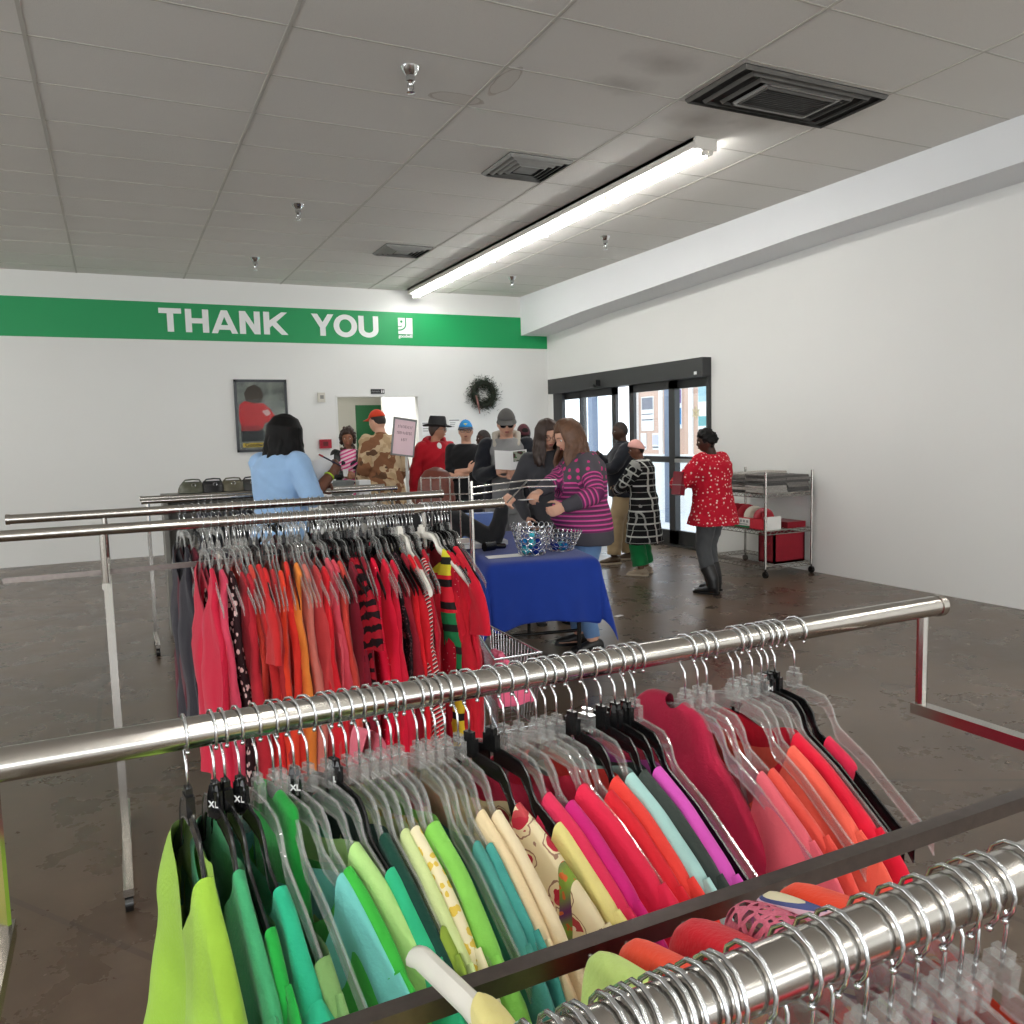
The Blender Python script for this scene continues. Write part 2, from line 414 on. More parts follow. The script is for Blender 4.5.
tag(build('sticker', MB().box((XR-.1325, 7.63, 2.085), (XR-.1302, 7.68, 2.12)), WHITE_L, smooth=False), 'small white sticker at the end of the door header', 'sticker')
tag(build('snowflake_decal', MB().tube([(XR+.043, 7.86, 1.57), (XR+.043, 7.86, 1.73)], .006, 5).tube([(XR+.043, 7.79, 1.61), (XR+.043, 7.93, 1.69)], .006, 5).tube([(XR+.043, 7.93, 1.61), (XR+.043, 7.79, 1.69)], .006, 5)
    .tube([(XR+.043, 7.86+.05*math.cos(i*PI/6), 1.65+.05*math.sin(i*PI/6)) for i in range(12)], .004, 5, closed=True), mat('pale_gold_decal', (214, 206, 160), rough=.6)), 'pale gold snowflake stuck on the glass beside the sliding door', 'decoration')

# ------------------------------------------------------------------ outside the doors
SIDEW = mat('pale_concrete_walk', (200, 202, 206), rough=.8, var=.06, scale=2)
TANW = mat('pinkish_tan_stucco', (206, 172, 154), rough=.85, var=.08, scale=3, bump=.2, bscale=60)
WPOST = mat('white_post_paint', (236, 236, 234), rough=.6, var=.02)
struct('ground_walk', MB().box((XR+.1, 2, -.14), (26, 40, -.04)), SIDEW)
ow = MB().box((9.4, 11.05, 1.0), (9.7, 13.55, 3.6))
struct('wall_outside', ow, TANW)
struct('trim_outside', MB().box((9.36, 11.84, 1.0), (9.399, 11.94, 3.6)).box((9.34, 13.55, .0), (9.7, 13.75, 3.6)).box((9.2, 10.9, -.04), (9.7, 13.75, 1.0)).box((9.36, 12.74, 1.0), (9.399, 12.84, 3.6)), WPOST)
struct('trim_walkway', MB().box((8.0, 10.66, -.04), (8.12, 10.82, 3.5)).box((8.0, 13.02, -.04), (8.12, 13.18, 3.5)), BLUEP)
def poster(name, label, x, y, z, w_, h_, c1, c2, bands):
    p = build(name, MB().box((x-.012, y-w_/2, z-h_/2), (x, y+w_/2, z+h_/2)), WPOST, smooth=False); tag(p, label, 'poster')
    bm_ = MB()
    for (a, b_, mi) in bands: bm_.box((x-.014, y-w_/2*.9, z-h_/2+h_*a), (x-.0118, y+w_/2*.9, z-h_/2+h_*b_), mi)
    build('print', bm_, [mat(name+'_ink%d' % (abs(hash_(c1)) % 99991), c1), mat(name+'_ink%d' % (abs(hash_(c2)) % 99991), c2)], p, smooth=False)
def hash_(c): return c[0]*65536+c[1]*256+c[2]
poster('wall_poster', 'white poster with a grey picture on the tan wall outside, above two sheets', 9.398, 13.24, 1.78, .40, .66, (110, 112, 126), (70, 76, 90), ((.62, .97, 0), (.3, .34, 1), (.47, .5, 1)))
poster('wall_notice', 'small pale notice under the grey poster outside, nearer the white post', 9.398, 12.98, 1.24, .20, .32, (190, 190, 220), (90, 100, 110), ((.3, .9, 0), (.1, .2, 1)))
poster('wall_notice', 'small pale notice under the grey poster outside, nearer the walkway end', 9.398, 13.38, 1.24, .18, .32, (216, 216, 228), (90, 100, 110), ((.3, .9, 0), (.1, .2, 1)))
poster('window_poster', 'blue figure poster seen behind the gap of the sidelight glass', 9.398, 12.28, 1.85, .22, .75, (40, 130, 190), (120, 90, 150), ((.1, .5, 0), (.62, .95, 1)))
poster('window_poster', 'tall white poster with teal print behind the snowflake glass', 9.398, 11.58, 1.85, .24, .85, (80, 160, 165), (150, 190, 200), ((.1, .3, 0), (.6, .95, 1)))

# ------------------------------------------------------------------ fluorescent strips
FIXW = mat('white_enamel', (226, 222, 214), rough=.4, var=.04)
def strip_light(x, y0, y1, label):
    t = thing('strip_light', label, 'ceiling light', (x, y0, HC), 0, 'fluorescent strip lights')
    L = y1-y0
    build('housing', MB().box((-.1, 0, -.075), (-.03, L, -.002)).box((-.1, 0, -.03), (.1, L, -.002)), FIXW, t, smooth=False)
    build('end_cap', MB().box((-.1, -.03, -.085), (.09, .0, -.002)).tube([(.0, -.015, -.1), (.0, .02, -.1)], .02, 10).tube([(.048, -.015, -.1), (.048, .02, -.1)], .02, 10), FIXW, t, smooth=False)
    n = round(L/1.28); s = L/n
    for i in range(n):
        tb = build('tube', MB().tube([(.0, i*s+.045, -.1), (.0, (i+1)*s-.045, -.1)], .015, 10), TUBE, t)
        tb2 = build('tube', MB().tube([(.048, i*s+.045, -.1), (.048, (i+1)*s-.045, -.1)], .015, 10), TUBE, t)
        build('socket', MB().box((-.035, (i+1)*s-.012, -.125), (.09, (i+1)*s+.012, -.03)), FIXW, tb, smooth=False)
    return t
strip_light(4.0, 4.9, 11.3, 'long fluorescent strip running to the back wall over the tables')
strip_light(-3.3, 4.9, 11.3, 'fluorescent strip on the far left side of the ceiling')
for (x, y0, y1, l) in ((4.0, -4.8, .3, 'fluorescent strip behind the viewer by the right wall'), (.35, -4.8, .3, 'fluorescent strip behind the viewer in the middle of the shop'), (-3.3, -4.8, .3, 'fluorescent strip behind the viewer at the far left'), ):
    strip_light(x, y0, y1, l)

# ------------------------------------------------------------------ ceiling fittings
CHR = mat('chrome', (214, 216, 218), rough=.12, metal=1, var=.03)
def sprinkler(x, y, label):
    t = thing('sprinkler', label, 'sprinkler', (x, y, HC), 0, 'ceiling sprinkler heads')
    build('escutcheon', MB().lathe([(.055, -.0), (.05, -.012), (.03, -.04), (.024, -.045)], n=20), CHR, t)
    build('body', MB().lathe([(.022, -.04), (.026, -.05), (.026, -.075), (.014, -.085), (.010, -.1), (.010, -.115)], n=14), CHR, t)
    build('deflector', MB().tube([(.016, 0, -.085), (.018, 0, -.11), (.005, 0, -.135)], .003, 6).tube([(-.016, 0, -.085), (-.018, 0, -.11), (-.005, 0, -.135)], .003, 6).lathe([(.004, -.132), (.024, -.136), (.024, -.139), (.004, -.142)], n=14), CHR, t)
for x, y, l in ((1.66, 4.62, 'large chrome sprinkler head nearest the viewer, left of the strip light'), (1.62, 7.6, 'middle chrome sprinkler head in the left row on the ceiling'), (1.6, 9.95, 'farthest small sprinkler head in the left row, near the sign'),
                (4.92, 7.68, 'sprinkler head between the strip light and the soffit'), (4.95, 10.05, 'small sprinkler head in the corner by the soffit and back wall')):
    sprinkler(x, y, l)
VENT = mat('vent_paint', (150, 150, 146), rough=.5, var=.15, scale=20); DARK = mat('vent_dark', (26, 26, 25), rough=.8)
def vent(x0, x1, y0, y1, label, dirty=0):
    t = thing('ceiling_vent', label, 'air vent', ((x0+x1)/2, (y0+y1)/2, HC)); hx, hy = (x1-x0)/2, (y1-y0)/2
    build('backing', MB().box((-hx, -hy, -.006), (hx, hy, -.002)), DARK, t, smooth=False)
    for k in range(4 if not dirty else 4):
        ox, oy = hx*(1-.17*k), hy*(1-.17*k); z0 = -.006-.004*k; wv = .022 if not dirty else .012
        m = MB(); a, b = ox-wv, oy-wv
        outer = [(-ox, -oy, z0), (ox, -oy, z0), (ox, oy, z0), (-ox, oy, z0)]; inner = [(-a, -b, z0-.02), (a, -b, z0-.02), (a, b, z0-.02), (-a, b, z0-.02)]
        vs = outer+inner+[(p[0], p[1], p[2]-.003) for p in outer]+[(p[0], p[1], p[2]-.003) for p in inner]
        fs = []
        for i in range(4):
            j = (i+1) % 4; fs += [(i, j, 4+j, 4+i), (8+i, 12+i, 12+j, 8+j), (i, 8+i, 8+j, j), (4+i, 4+j, 12+j, 12+i)]
        build('louver_ring', m.add(vs, fs), VENT if not dirty else mat('vent_dirty', (96, 94, 90), rough=.5, var=.3, scale=10), t, smooth=False)
    if not dirty: build('centre_plate', MB().box((-hx*.3, -hy*.3, -.03), (hx*.3, hy*.3, -.024)), VENT, t, smooth=False)
    else:
        build('core_frame', MB().box((-hx*.52, -hy*.6, -.035), (hx*.52, -hy*.55, -.02)).box((-hx*.52, hy*.55, -.035), (hx*.52, hy*.6, -.02)).box((-hx*.52, -hy*.6, -.035), (-hx*.49, hy*.6, -.02)).box((hx*.49, -hy*.6, -.035), (hx*.52, hy*.6, -.02)), mat('vent_frame_pale', (176, 176, 172), rough=.5), t, smooth=False)
        m = MB()
        for i in range(14): 
            yy = -hy*.54+i*hy*1.08/13; m.box((-hx*.5, yy, -.03), (hx*.5, yy+.008, -.012))
        build('filter_grille', m, mat('vent_grey', (70, 70, 68), rough=.6), t, smooth=False)
vent(2.80, 3.345, 5.66, 6.2, 'square louvred air vent on the ceiling left of the strip light, the nearer of two')
vent(2.80, 3.345, 8.76, 9.28, 'square louvred air vent on the ceiling near the far end of the strip light')
vent(3.42, 4.60, 3.82, 4.38, 'large dirty return air grille with black louvres by the strip light end', 1)

# ------------------------------------------------------------------ things on the back wall
pf_ = thing('framed_poster', 'black framed glossy poster of a person in a red shirt on the back wall', 'poster', (1.822, YB-.02, 1.787), 0)
pf_.rotation_euler = (0, math.radians(0), 0)
BLK = mat('black_frame', (14, 18, 28), rough=.3)
hw, hh = .345, .485
build('frame', MB().box((-hw, -.012, -hh), (hw, .018, -hh+.035)).box((-hw, -.012, hh-.035), (hw, .018, hh)).box((-hw, -.012, -hh), (-hw+.035, .018, hh)).box((hw-.035, -.012, -hh), (hw, .018, hh)), BLK, pf_, smooth=False)
def poster_mat():
    t = NT('glossy_poster_print'); n = t.noise(5, 3); r = t.add('ShaderNodeValToRGB'); e = r.color_ramp.elements
    e[0].color = rgb(60, 58, 52); e[0].position = .3; e[1].color = rgb(150, 146, 134); e[1].position = .75
    t.link(n.outputs[0], r.inputs[0]); t.col(r.outputs[0]); t.b.inputs['Roughness'].default_value = .3; return t.m
pp = build('print', MB().box((-hw+.03, -.004, -hh+.03), (hw-.03, .0, hh-.03)), poster_mat(), pf_, smooth=False)
RED = cloth('poster_red', (206, 34, 38), rough=.4)
def blob(name, pts, y, m, parent):
    build(name, MB().prism(pts, lambda u, v: (u, y, v), (0, -.0015, 0)), m, parent, smooth=False)
blob('printed_shirt', [(-.29, .14), (-.22, .2), (-.1, .17), (.02, .17), (.1, .1), (.17, .0), (.14, -.06), (.03, -.1), (0, -.17), (-.25, -.2), (-.3, -.05)], -.0042, RED, pf_)
blob('printed_arm', [(-.28, -.14), (-.05, -.13), (.0, -.17), (-.05, -.2), (-.28, -.2)], -.006, mat('poster_red_dark', (160, 22, 28)), pf_)
blob('printed_face', [(-.17, .38), (-.22, .3), (-.2, .2), (-.1, .16), (0, .19), (.03, .28), (.0, .37), (-.08, .42)], -.0042, mat('poster_skin', (74, 58, 48)), pf_)
blob('printed_trousers', [(-.28, -.2), (.0, -.18), (.05, -.3), (.02, -.34), (-.28, -.34)], -.0042, mat('poster_dark', (30, 28, 30)), pf_)
blob('printed_shirt_mark', [(0, .06), (.08, .09), (.12, .03), (.06, -.01)], -.006, mat('poster_pale', (224, 170, 168)), pf_)
blob('printed_caption', [(-.27, -.36), (.2, -.36), (.2, -.42), (-.27, -.42)], -.0042, mat('poster_yellow', (216, 176, 60)), pf_)
text_obj('caption_lettering', 'Goodwill', .075, mat('poster_ink', (20, 18, 18)), pf_, (-.1, -.0062, -.39), (PI/2, 0, 0), bold=.002)
build('plastic_cover', MB().box((-hw+.03, -.0095, -hh+.03), (hw-.03, -.0085, hh-.03)), GLASS, pf_, smooth=False)

def plate(name, label, cat, x, z, w_, h_, d, m, extra=None):
    t = thing(name, label, cat, (x, YB-.0015, z)); build('cover', MB().box((-w_/2, -d, -h_/2), (w_/2, 0, h_/2)), m, t, smooth=False)
    if extra: build(*extra, t, smooth=False)
    return t
IV = mat('ivory_plastic', (206, 202, 190), rough=.5)
plate('thermostat', 'small ivory thermostat box on the back wall left of the doorway', 'thermostat', 2.635, 2.03, .1, .13, .035, IV, ('dial', MB().box((-.02, -.038, -.02), (.03, -.034, .03)), mat('grey_plastic', (130, 130, 126))))
plate('fire_alarm', 'red fire alarm horn on the back wall beside the doorway', 'alarm', 2.66, 1.385, .165, .125, .05, mat('alarm_red', (158, 22, 44), rough=.4), ('horn_grille', MB().box((-.035, -.053, -.03), (.035, -.048, .03)), mat('alarm_dark', (100, 26, 30))))
plate('alarm_pull', 'dull red pull station below the fire alarm horn', 'alarm', 2.665, 1.13, .09, .12, .04, mat('dull_red', (150, 76, 84), rough=.5))
e_ = plate('door_sign', 'small black sign over the doorway with tiny white letters', 'sign', 3.45, 2.112, .2, .068, .012, mat('sign_black', (24, 24, 26), rough=.4))
text_obj('lettering', 'Restroom', .03, mat('sign_grey', (150, 150, 150)), e_, (-.03, -.0125, 0), (PI/2, 0, 0))
build('pictogram', MB().box((.052, -.0135, -.02), (.066, -.0125, .012)).ell((.059, -.013, .02), (.006, .001, .006)).box((.076, -.0135, -.02), (.09, -.0125, .012)).ell((.083, -.013, .02), (.006, .001, .006)), WHITE_L, e_, smooth=False)
for x, z, w_, h_, l in ((4.2, 1.57, .2, .2, 'white paper notice with dark heading on the wall behind the black hat'), (4.62, 1.62, .18, .17, 'white paper notice on the wall above the blue cap')):
    n_ = build('paper_notice', MB().box((x-w_/2, YB-.004, z-h_/2), (x+w_/2, YB-.001, z+h_/2)), WHITE_L, smooth=False); tag(n_, l, 'notice')
    m = MB()
    m.box((x-w_*.45, YB-.0055, z+h_*.32), (x+w_*.45, YB-.0035, z+h_*.42))
    for q in range(3): m.box((x-w_*.4, YB-.0055, z+h_*(.12-.17*q)), (x+w_*(.1-.05*q), YB-.0035, z+h_*(.18-.17*q)))
    build('print', m, mat('sign_grey', (150, 150, 150)), n_, smooth=False)
# wreath
wr_ = thing('wreath', 'round dark evergreen wreath with a ribbon on the back wall', 'wreath', (5.09, YB-.06, 2.07))
rnd = random.Random(5)
nd = MB()
for i in range(2300):
    a = rnd.uniform(0, 2*PI); rr = .165+rnd.gauss(0, .048); yy = rnd.gauss(0, .028)
    c = Vector((rr*math.cos(a), yy, rr*math.sin(a)))
    d = Vector((rnd.gauss(0, 1)+math.cos(a)*.6-math.sin(a)*.8, rnd.gauss(-.2, .6), rnd.gauss(0, 1)+math.sin(a)*.6+math.cos(a)*.8)).normalized()*rnd.uniform(.025, .06)
    s_ = d.orthogonal().normalized()*.005
    if c.y+d.y > .055: continue
    nd.add([c-s_, c+s_, c+d+s_*.3, c+d-s_*.3], [(0, 1, 2, 3)], 0 if rnd.random() < .75 else 1)
build('foliage', nd, [mat('wreath_green', (34, 52, 34), rough=.7, var=.4, scale=30), mat('wreath_brown', (62, 44, 34), rough=.8)], wr_, smooth=False, norm=False)
build('ring', MB().tube([(.165*math.cos(i*PI/12), 0, .165*math.sin(i*PI/12)) for i in range(24)], .042, 8, closed=True), mat('wreath_core', (28, 34, 24), rough=.9), wr_)
sp = MB()
for (x, z, ex, ez) in ((.02, .18, .05, .27), (.03, .2, .1, .24), (.1, -.14, .14, -.2), (.12, -.12, .17, -.17)):
    sp.tube([(x, 0, z), ((x+ex)/2, -.01, (z+ez)/2+.01), (ex, -.02, ez)], [.004, .003, .002], 5)
    for q in range(8):
        u = q/8; c = Vector((lerp(x, ex, u), -.015, lerp(z, ez, u))); sp.ell(c+Vector((rnd.gauss(0, .012), 0, rnd.gauss(0, .012))), (.009, .004, .006), 6, 4)
build('sprig', sp, mat('sprig_green', (36, 58, 40), rough=.7), wr_)
build('ribbon', MB().tube([(-.15, -.05, -.02), (-.13, -.06, -.1), (-.11, -.05, -.2), (-.09, -.045, -.3)], [.012, .016, .012, .008], 6, flat=.2), mat('ribbon_pink', (150, 104, 96), rough=.6), wr_)
# ------------------------------------------------------------------ garments, hangers, racks
CHROME_T = mat('rack_chrome', (186, 182, 176), rough=.2, metal=1, var=.05, scale=20)
WIRE = mat('hook_wire', (212, 214, 216), rough=.2, metal=1, var=.03)
def clear_plastic():
    t = NT('clear_plastic')
    tr = t.add('ShaderNodeBsdfTransparent'); tr.inputs[0].default_value = (.975, .98, .975, 1)
    gl = t.add('ShaderNodeBsdfGlossy'); gl.inputs['Roughness'].default_value = .05
    df = t.add('ShaderNodeBsdfDiffuse'); df.inputs[0].default_value = (.92, .92, .9, 1)
    lw = t.add('ShaderNodeLayerWeight'); lw.inputs[0].default_value = .45
    m1 = t.add('ShaderNodeMixShader'); m2 = t.add('ShaderNodeMixShader')
    t.link(t.math('ADD', t.math('MULTIPLY', lw.outputs[1], .5), .06, True), m1.inputs[0]); t.link(tr.outputs[0], m1.inputs[1]); t.link(gl.outputs[0], m1.inputs[2])
    m2.inputs[0].default_value = .10; t.link(m1.outputs[0], m2.inputs[1]); t.link(df.outputs[0], m2.inputs[2])
    t.link(m2.outputs[0], t.out.inputs[0]); return t.m
CLEAR = clear_plastic()
BLKP = mat('black_hanger_plastic', (20, 20, 21), rough=.22, var=.1)
WHP = mat('white_hanger_plastic', (228, 224, 214), rough=.35, var=.04)
TAGT = mat('size_text', (235, 235, 235), rough=.5)
# shoulder line of a hanger: distance from the neck -> drop below the neck
_A = [0, .02, .05, .062, .07, .12, .2, .222, .30]; _B = [0, .001, .007, .02, .046, .080, .152, .185, .33]
DK = [1.0]
def drop(a): return float(np.interp(abs(a), _A, _B))*DK[0]
NECK = -.083
def hanger_meshes(style):
    """local frame: tube centre at the origin, hanger plane = YZ"""
    hk = MB(); R = .0205
    pts = [(0, -R*math.sin(t)*1.0, R*math.cos(t)) for t in [math.radians(a) for a in range(-150, 106, 15)]]
    pts = [(0, -.0155, -.0155)]+[(0, -R*math.cos(math.radians(a)), R*math.sin(math.radians(a))) for a in (-15, 10, 35, 60, 90, 120, 150, 180, 205, 228)]
    pts += [(0, .007, -.025), (0, .001, -.034), (0, 0, -.045), (0, 0, -.072)]
    hk.tube(pts, .0016, 6); hk.ell(pts[0], (.0028, .0028, .0028), 6, 4)
    fr = MB(); th = .0035 if style != 'white' else .008
    fr.box((-th*1.3, -.011, -.088), (th*1.3, .011, -.066)); fr.box((-th, -.007, -.067), (th, .007, -.058))
    for s in (-1, 1):
        ys = [.004, .02, .035, .05, .058, .063, .068, .074, .09, .12, .15, .18, .2, .212]
        top, bot = [], []
        for y in ys:
            z = NECK-drop(y); h = .019 if y < .2 else .017
            if .05 < y < .075: h = .022
            if style == 'white': h = .022+.03*max(0, y-.12)
            top.append((0, s*y, z+.0)); bot.append((0, s*y, z-h))
        if style == 'white':
            for a, b in ((0, 1),):
                secs = [(((Vector(p)+Vector(q))/2), Vector((th, 0, 0)), (Vector(p)-Vector(q))/2*1.15) for p, q in zip(top, bot)]
                fr.loft(secs, 10)
        else:
            fr.tube(top, .0020, 6); fr.tube(bot, .0018, 6)
            n = len(top); vs = [(x, p[1], p[2]) for x in (-.0012, .0012) for p in top+bot]; fs = []
            for i in range(n-1):
                fs += [(i, i+1, n+i+1, n+i), (2*n+i, 3*n+i, 3*n+i+1, 2*n+i+1)]
            fr.add(vs, fs)
    if style == 'barred':
        fr.tube([(0, -.07, NECK-.05), (0, -.085, NECK-.125), (0, -.07, NECK-.135), (0, .07, NECK-.135), (0, .085, NECK-.125), (0, .07, NECK-.05)], .0034, 6)
    tagb = MB(); tagb.loft([((0, 0, -.096), (.0085, 0, 0), (0, .0125, 0)), ((0, 0, -.088), (.0095, 0, 0), (0, .0145, 0)), ((0, 0, -.07), (.0088, 0, 0), (0, .013, 0)), ((0, 0, -.06), (.006, 0, 0), (0, .009, 0))], 4)
    return hk, fr, tagb
HM = {}
for st, mm in (('clear', CLEAR), ('black', BLKP), ('white', WHP), ('barred', CLEAR), ('clear_flat', CLEAR), ('white_flat', WHP)):
    DK[0] = .8 if st == 'white_flat' else .42 if 'flat' in st else 1.0
    hk, fr, tg_ = hanger_meshes(st.replace('_flat', ''))
    DK[0] = 1.0
    a = hk.mesh('hook'); a.materials.append(WIRE); fixnorm(a); a.polygons.foreach_set('use_smooth', [True]*len(a.polygons))
    b = fr.mesh('hanger_arms'); b.materials.append(mm); fixnorm(b)
    b.polygons.foreach_set('use_smooth', [True]*len(b.polygons)); b.set_sharp_from_angle(angle=math.radians(40))
    c = tg_.mesh('size_cap'); c.materials.append(BLKP); fixnorm(c)
    HM[st] = (a, b, c)
TXT = {}
def hanger(style, loc, rz, label, group=None, size=None):
    t = thing('clothes_hanger', label, 'hanger', loc, rz, group)
    o = bpy.data.objects.new('hook', HM[style][0]); link(o, t)
    o = bpy.data.objects.new('hanger_arms', HM[style][1]); link(o, t)
    if size:
        c = bpy.data.objects.new('size_cap', HM[style][2]); link(c, t); c['label'] = 'black size cap with white letters'
        if size != ' ':
            if size not in TXT:
                TXT[size] = text_mesh(size, .0095, .0003, .0003); TXT[size].materials.clear(); TXT[size].materials.append(TAGT)
            q = bpy.data.objects.new('size_letters', TXT[size]); link(q, c); q.location = (-.0004, -.0118, -.079)
            q.rotation_euler = (PI/2+.1, 0, -.35)
            q.location = (-.0052, -.0088, -.0795)
            q.rotation_euler = (PI/2, 0, math.radians(-52))
    return t

def garment_mb(kind='tee', W=.2, L=.6, n0=.1, fd=.1, bd=.03, th=.018, hem=.225, seed=0, wr=1.5, rows=26, cols=12):
    """local frame as the hanger's; cloth drapes over the arms"""
    n0 = max(.074, n0-.032) if n0 > .06 else .014; fd = fd if n0 > .02 else .012
    rg = random.Random(seed); ph = [rg.uniform(0, 6.28) for _ in range(8)]; fq = [rg.uniform(.7, 1.3) for _ in range(8)]
    vv = [0, .0025, .007, .014, .026, .042, .06]+[.06+(L-.06)*((i/(rows-7))**1.15) for i in range(1, rows-6)]
    if kind == 'tee':
        O = ([0, .007, .014, .03, .1, .16, .22, .4, .7], [W*.90, W*.955, W*.985, W, W*.95, W*.94, W*1.0, hem*.97, hem])
    elif kind == 'long':
        O = ([0, .03, .1, .16, .22, .4, .7], [W, W*.99, W*.95, W*.95, W*1.0, hem*.97, hem])
    else:
        st = n0+.045
        O = ([0, .05, .12, .18, .24, .4, .7], [st, st-.008, st-.005, st+.02, W*.95, hem*.95, hem])
    def wrk(y, v, s):
        am = min(1, v/.25)*.011*wr*min(1, th/.0165)
        return am*(math.sin(y*38*fq[0]+ph[0]+v*2)+.6*math.sin(y*71*fq[1]+ph[1]-v*5)+.5*math.sin(v*14*fq[2]+ph[2]+y*9)) + .0016*wr*math.sin(v*60*fq[3]+y*50+ph[3])*min(1, v/.02)
    mb = MB()
    zt = lambda a: NECK-drop(a)+.0085
    for sheet in (-1, 1):
        nd = fd if sheet < 0 else bd
        for side in (-1, 1):
            base = len(mb.v); vs = []; C = cols
            for v in vv:
                o = float(np.interp(v, O[0], O[1])); i_ = n0*math.sqrt(max(0, 1-(v/nd)**2)) if v < nd else 0.0
                if i_ > o-.02: i_ = o-.02
                for c in range(C+1):
                    s = c/C; a = i_+(o-i_)*s
                    k = min(1, v/.35)
                    z = lerp(zt(max(a, n0*.85)), zt(.12), k)-v
                    T = th*(.55+.45*min(1, v/.08)) if v > 0 else 0
                    if v in (.0025,): T = th*.42
                    if v in (.007,): T = th*.58
                    e = math.sqrt(max(0, 1-s**8))
                    x = sheet*T*e*(1+.5*k)+wrk(side*a, v, sheet)+(.004*k*sheet*math.sin(a*30+ph[4]+v*6)*e)
                    vs.append((x, side*a+.004*k*math.sin(v*11+ph[5]), z))
            fs = []
            for r in range(len(vv)-1):
                for c in range(C):
                    q = r*(C+1)+c; fs.append((q, q+1, q+C+2, q+C+1))
            mb.add(vs, fs)
    return mb
def sleeve_mb(side, W=.2, ln=.17, seed=0, th=.016, puff=0):
    rg = random.Random(seed+side); ph = rg.uniform(0, 6)
    zt = lambda a: NECK-drop(a)
    P = [(W*.80, zt(W*.80)-.035), (W*.93, zt(W*.93)-.042), (W*1.02, zt(W*1.0)-.055-ln*.15), (W*1.08, zt(W)-.055-ln*.5), (W*1.12, zt(W)-.06-ln), ]
    hw = [.038, .043, .05, .056, .062]
    secs = []
    for i, (y, z) in enumerate(P):
        d = Vector((0, P[min(i+1, 4)][0]-P[max(i-1, 0)][0], P[min(i+1, 4)][1]-P[max(i-1, 0)][1])).normalized()
        nrm = Vector((0, -d.z, d.y)); w_ = hw[i]*(1.0)
        secs.append((Vector((.004*math.sin(i*1.3+ph), side*y, z)), Vector((th*(.45, .85, 1, 1.05, 1.1)[i]*(1+puff*(.9 if 0 < i < 3 else .2)), 0, 0)), Vector((0, nrm.y*side, nrm.z))*w_))
    m = MB(); n = 20; rr = []
    for i, (c, ux, uy) in enumerate(secs):
        rr.append([c+ux*math.cos(2*PI*k/n)*(1+.35*math.sin(3*2*PI*k/n+ph+i))+uy*math.sin(2*PI*k/n) for k in range(n)])
    m.rings(rr, cap=False); return m
def finish_cloth(me, sub=1, merge=True):
    bm = bmesh.new(); bm.from_mesh(me)
    if merge: bmesh.ops.remove_doubles(bm, verts=bm.verts, dist=.0006)
    bmesh.ops.recalc_face_normals(bm, faces=bm.faces); bm.to_mesh(me); bm.free()
    me.polygons.foreach_set('use_smooth', [True]*len(me.polygons)); return me
def subd(o, lv=1):
    m = o.modifiers.new('sub', 'SUBSURF'); m.levels = lv; m.render_levels = lv

# patterned cloths
def pat_floral():
    t = NT('cream_floral_cotton'); base = rgb(232, 218, 178)
    v = t.add('ShaderNodeTexVoronoi'); v.inputs['Scale'].default_value = 34; t.link(t.obj(), v.inputs['Vector'])
    n = t.noise(9, 3); n2 = t.noise(60, 2)
    d = t.math('ADD', v.outputs['Distance'], t.math('MULTIPLY', t.math('SUBTRACT', n2.outputs[0], .5), .35))
    s = t.sep(); up = t.math('GREATER_THAN', t.math('ADD', s[2], t.math('MULTIPLY', n.outputs[0], .12)), -.20)
    fl = t.math('MULTIPLY', t.math('LESS_THAN', d, .40), t.math('ADD', t.math('MULTIPLY', up, .95), t.math('MULTIPLY', t.math('GREATER_THAN', n.outputs[0], .46), .9), True))
    c = t.mix(fl, base, rgb(176, 30, 52))
    ring = t.math('LESS_THAN', t.math('ABSOLUTE', t.math('SUBTRACT', d, .50)), .022); c = t.mix(t.math('MULTIPLY', ring, .8), c, rgb(120, 60, 50))
    c = t.mix(t.math('MULTIPLY', t.math('LESS_THAN', d, .13), up), c, rgb(236, 226, 200))
    w2 = t.add('ShaderNodeTexWave'); w2.wave_type = 'RINGS'; w2.inputs['Scale'].default_value = 5; w2.inputs['Distortion'].default_value = 9; w2.inputs['Detail'].default_value = 2
    t.link(t.obj(), w2.inputs['Vector'])
    yb = t.math('MULTIPLY', t.math('LESS_THAN', t.math('ABSOLUTE', t.math('ADD', s[1], t.math('ADD', .13, t.math('MULTIPLY', s[2], -.12)))), .008), t.math('LESS_THAN', s[2], -.17))
    c = t.mix(yb, c, t.mix(w2.outputs[0], rgb(96, 40, 92), rgb(120, 150, 50)))
    c = t.mix(t.math('MULTIPLY', yb, t.math('GREATER_THAN', n2.outputs[0], .58)), c, rgb(196, 96, 40))
    t.col(c); t.b.inputs['Roughness'].default_value = .85; return t.m
def pat_spots(name, base, spot, scale, thr=.3, ring=None, st=(1, 1, 1)):
    t = NT(name); v = t.add('ShaderNodeTexVoronoi'); v.inputs['Scale'].default_value = scale
    mp = t.add('ShaderNodeMapping'); mp.inputs['Scale'].default_value = st; t.link(t.obj(), mp.inputs[0]); t.link(mp.outputs[0], v.inputs['Vector'])
    n = t.noise(scale*3, 2); d = t.math('ADD', v.outputs['Distance'], t.math('MULTIPLY', t.math('SUBTRACT', n.outputs[0], .5), .25))
    c = t.mix(t.math('LESS_THAN', d, thr), rgb(*base), rgb(*spot))
    if ring: c = t.mix(t.math('LESS_THAN', t.math('ABSOLUTE', t.math('SUBTRACT', d, thr)), .05), c, rgb(*ring))
    t.col(c); t.b.inputs['Roughness'].default_value = .85; t.b.inputs['Specular IOR Level'].default_value = .2; return t.m
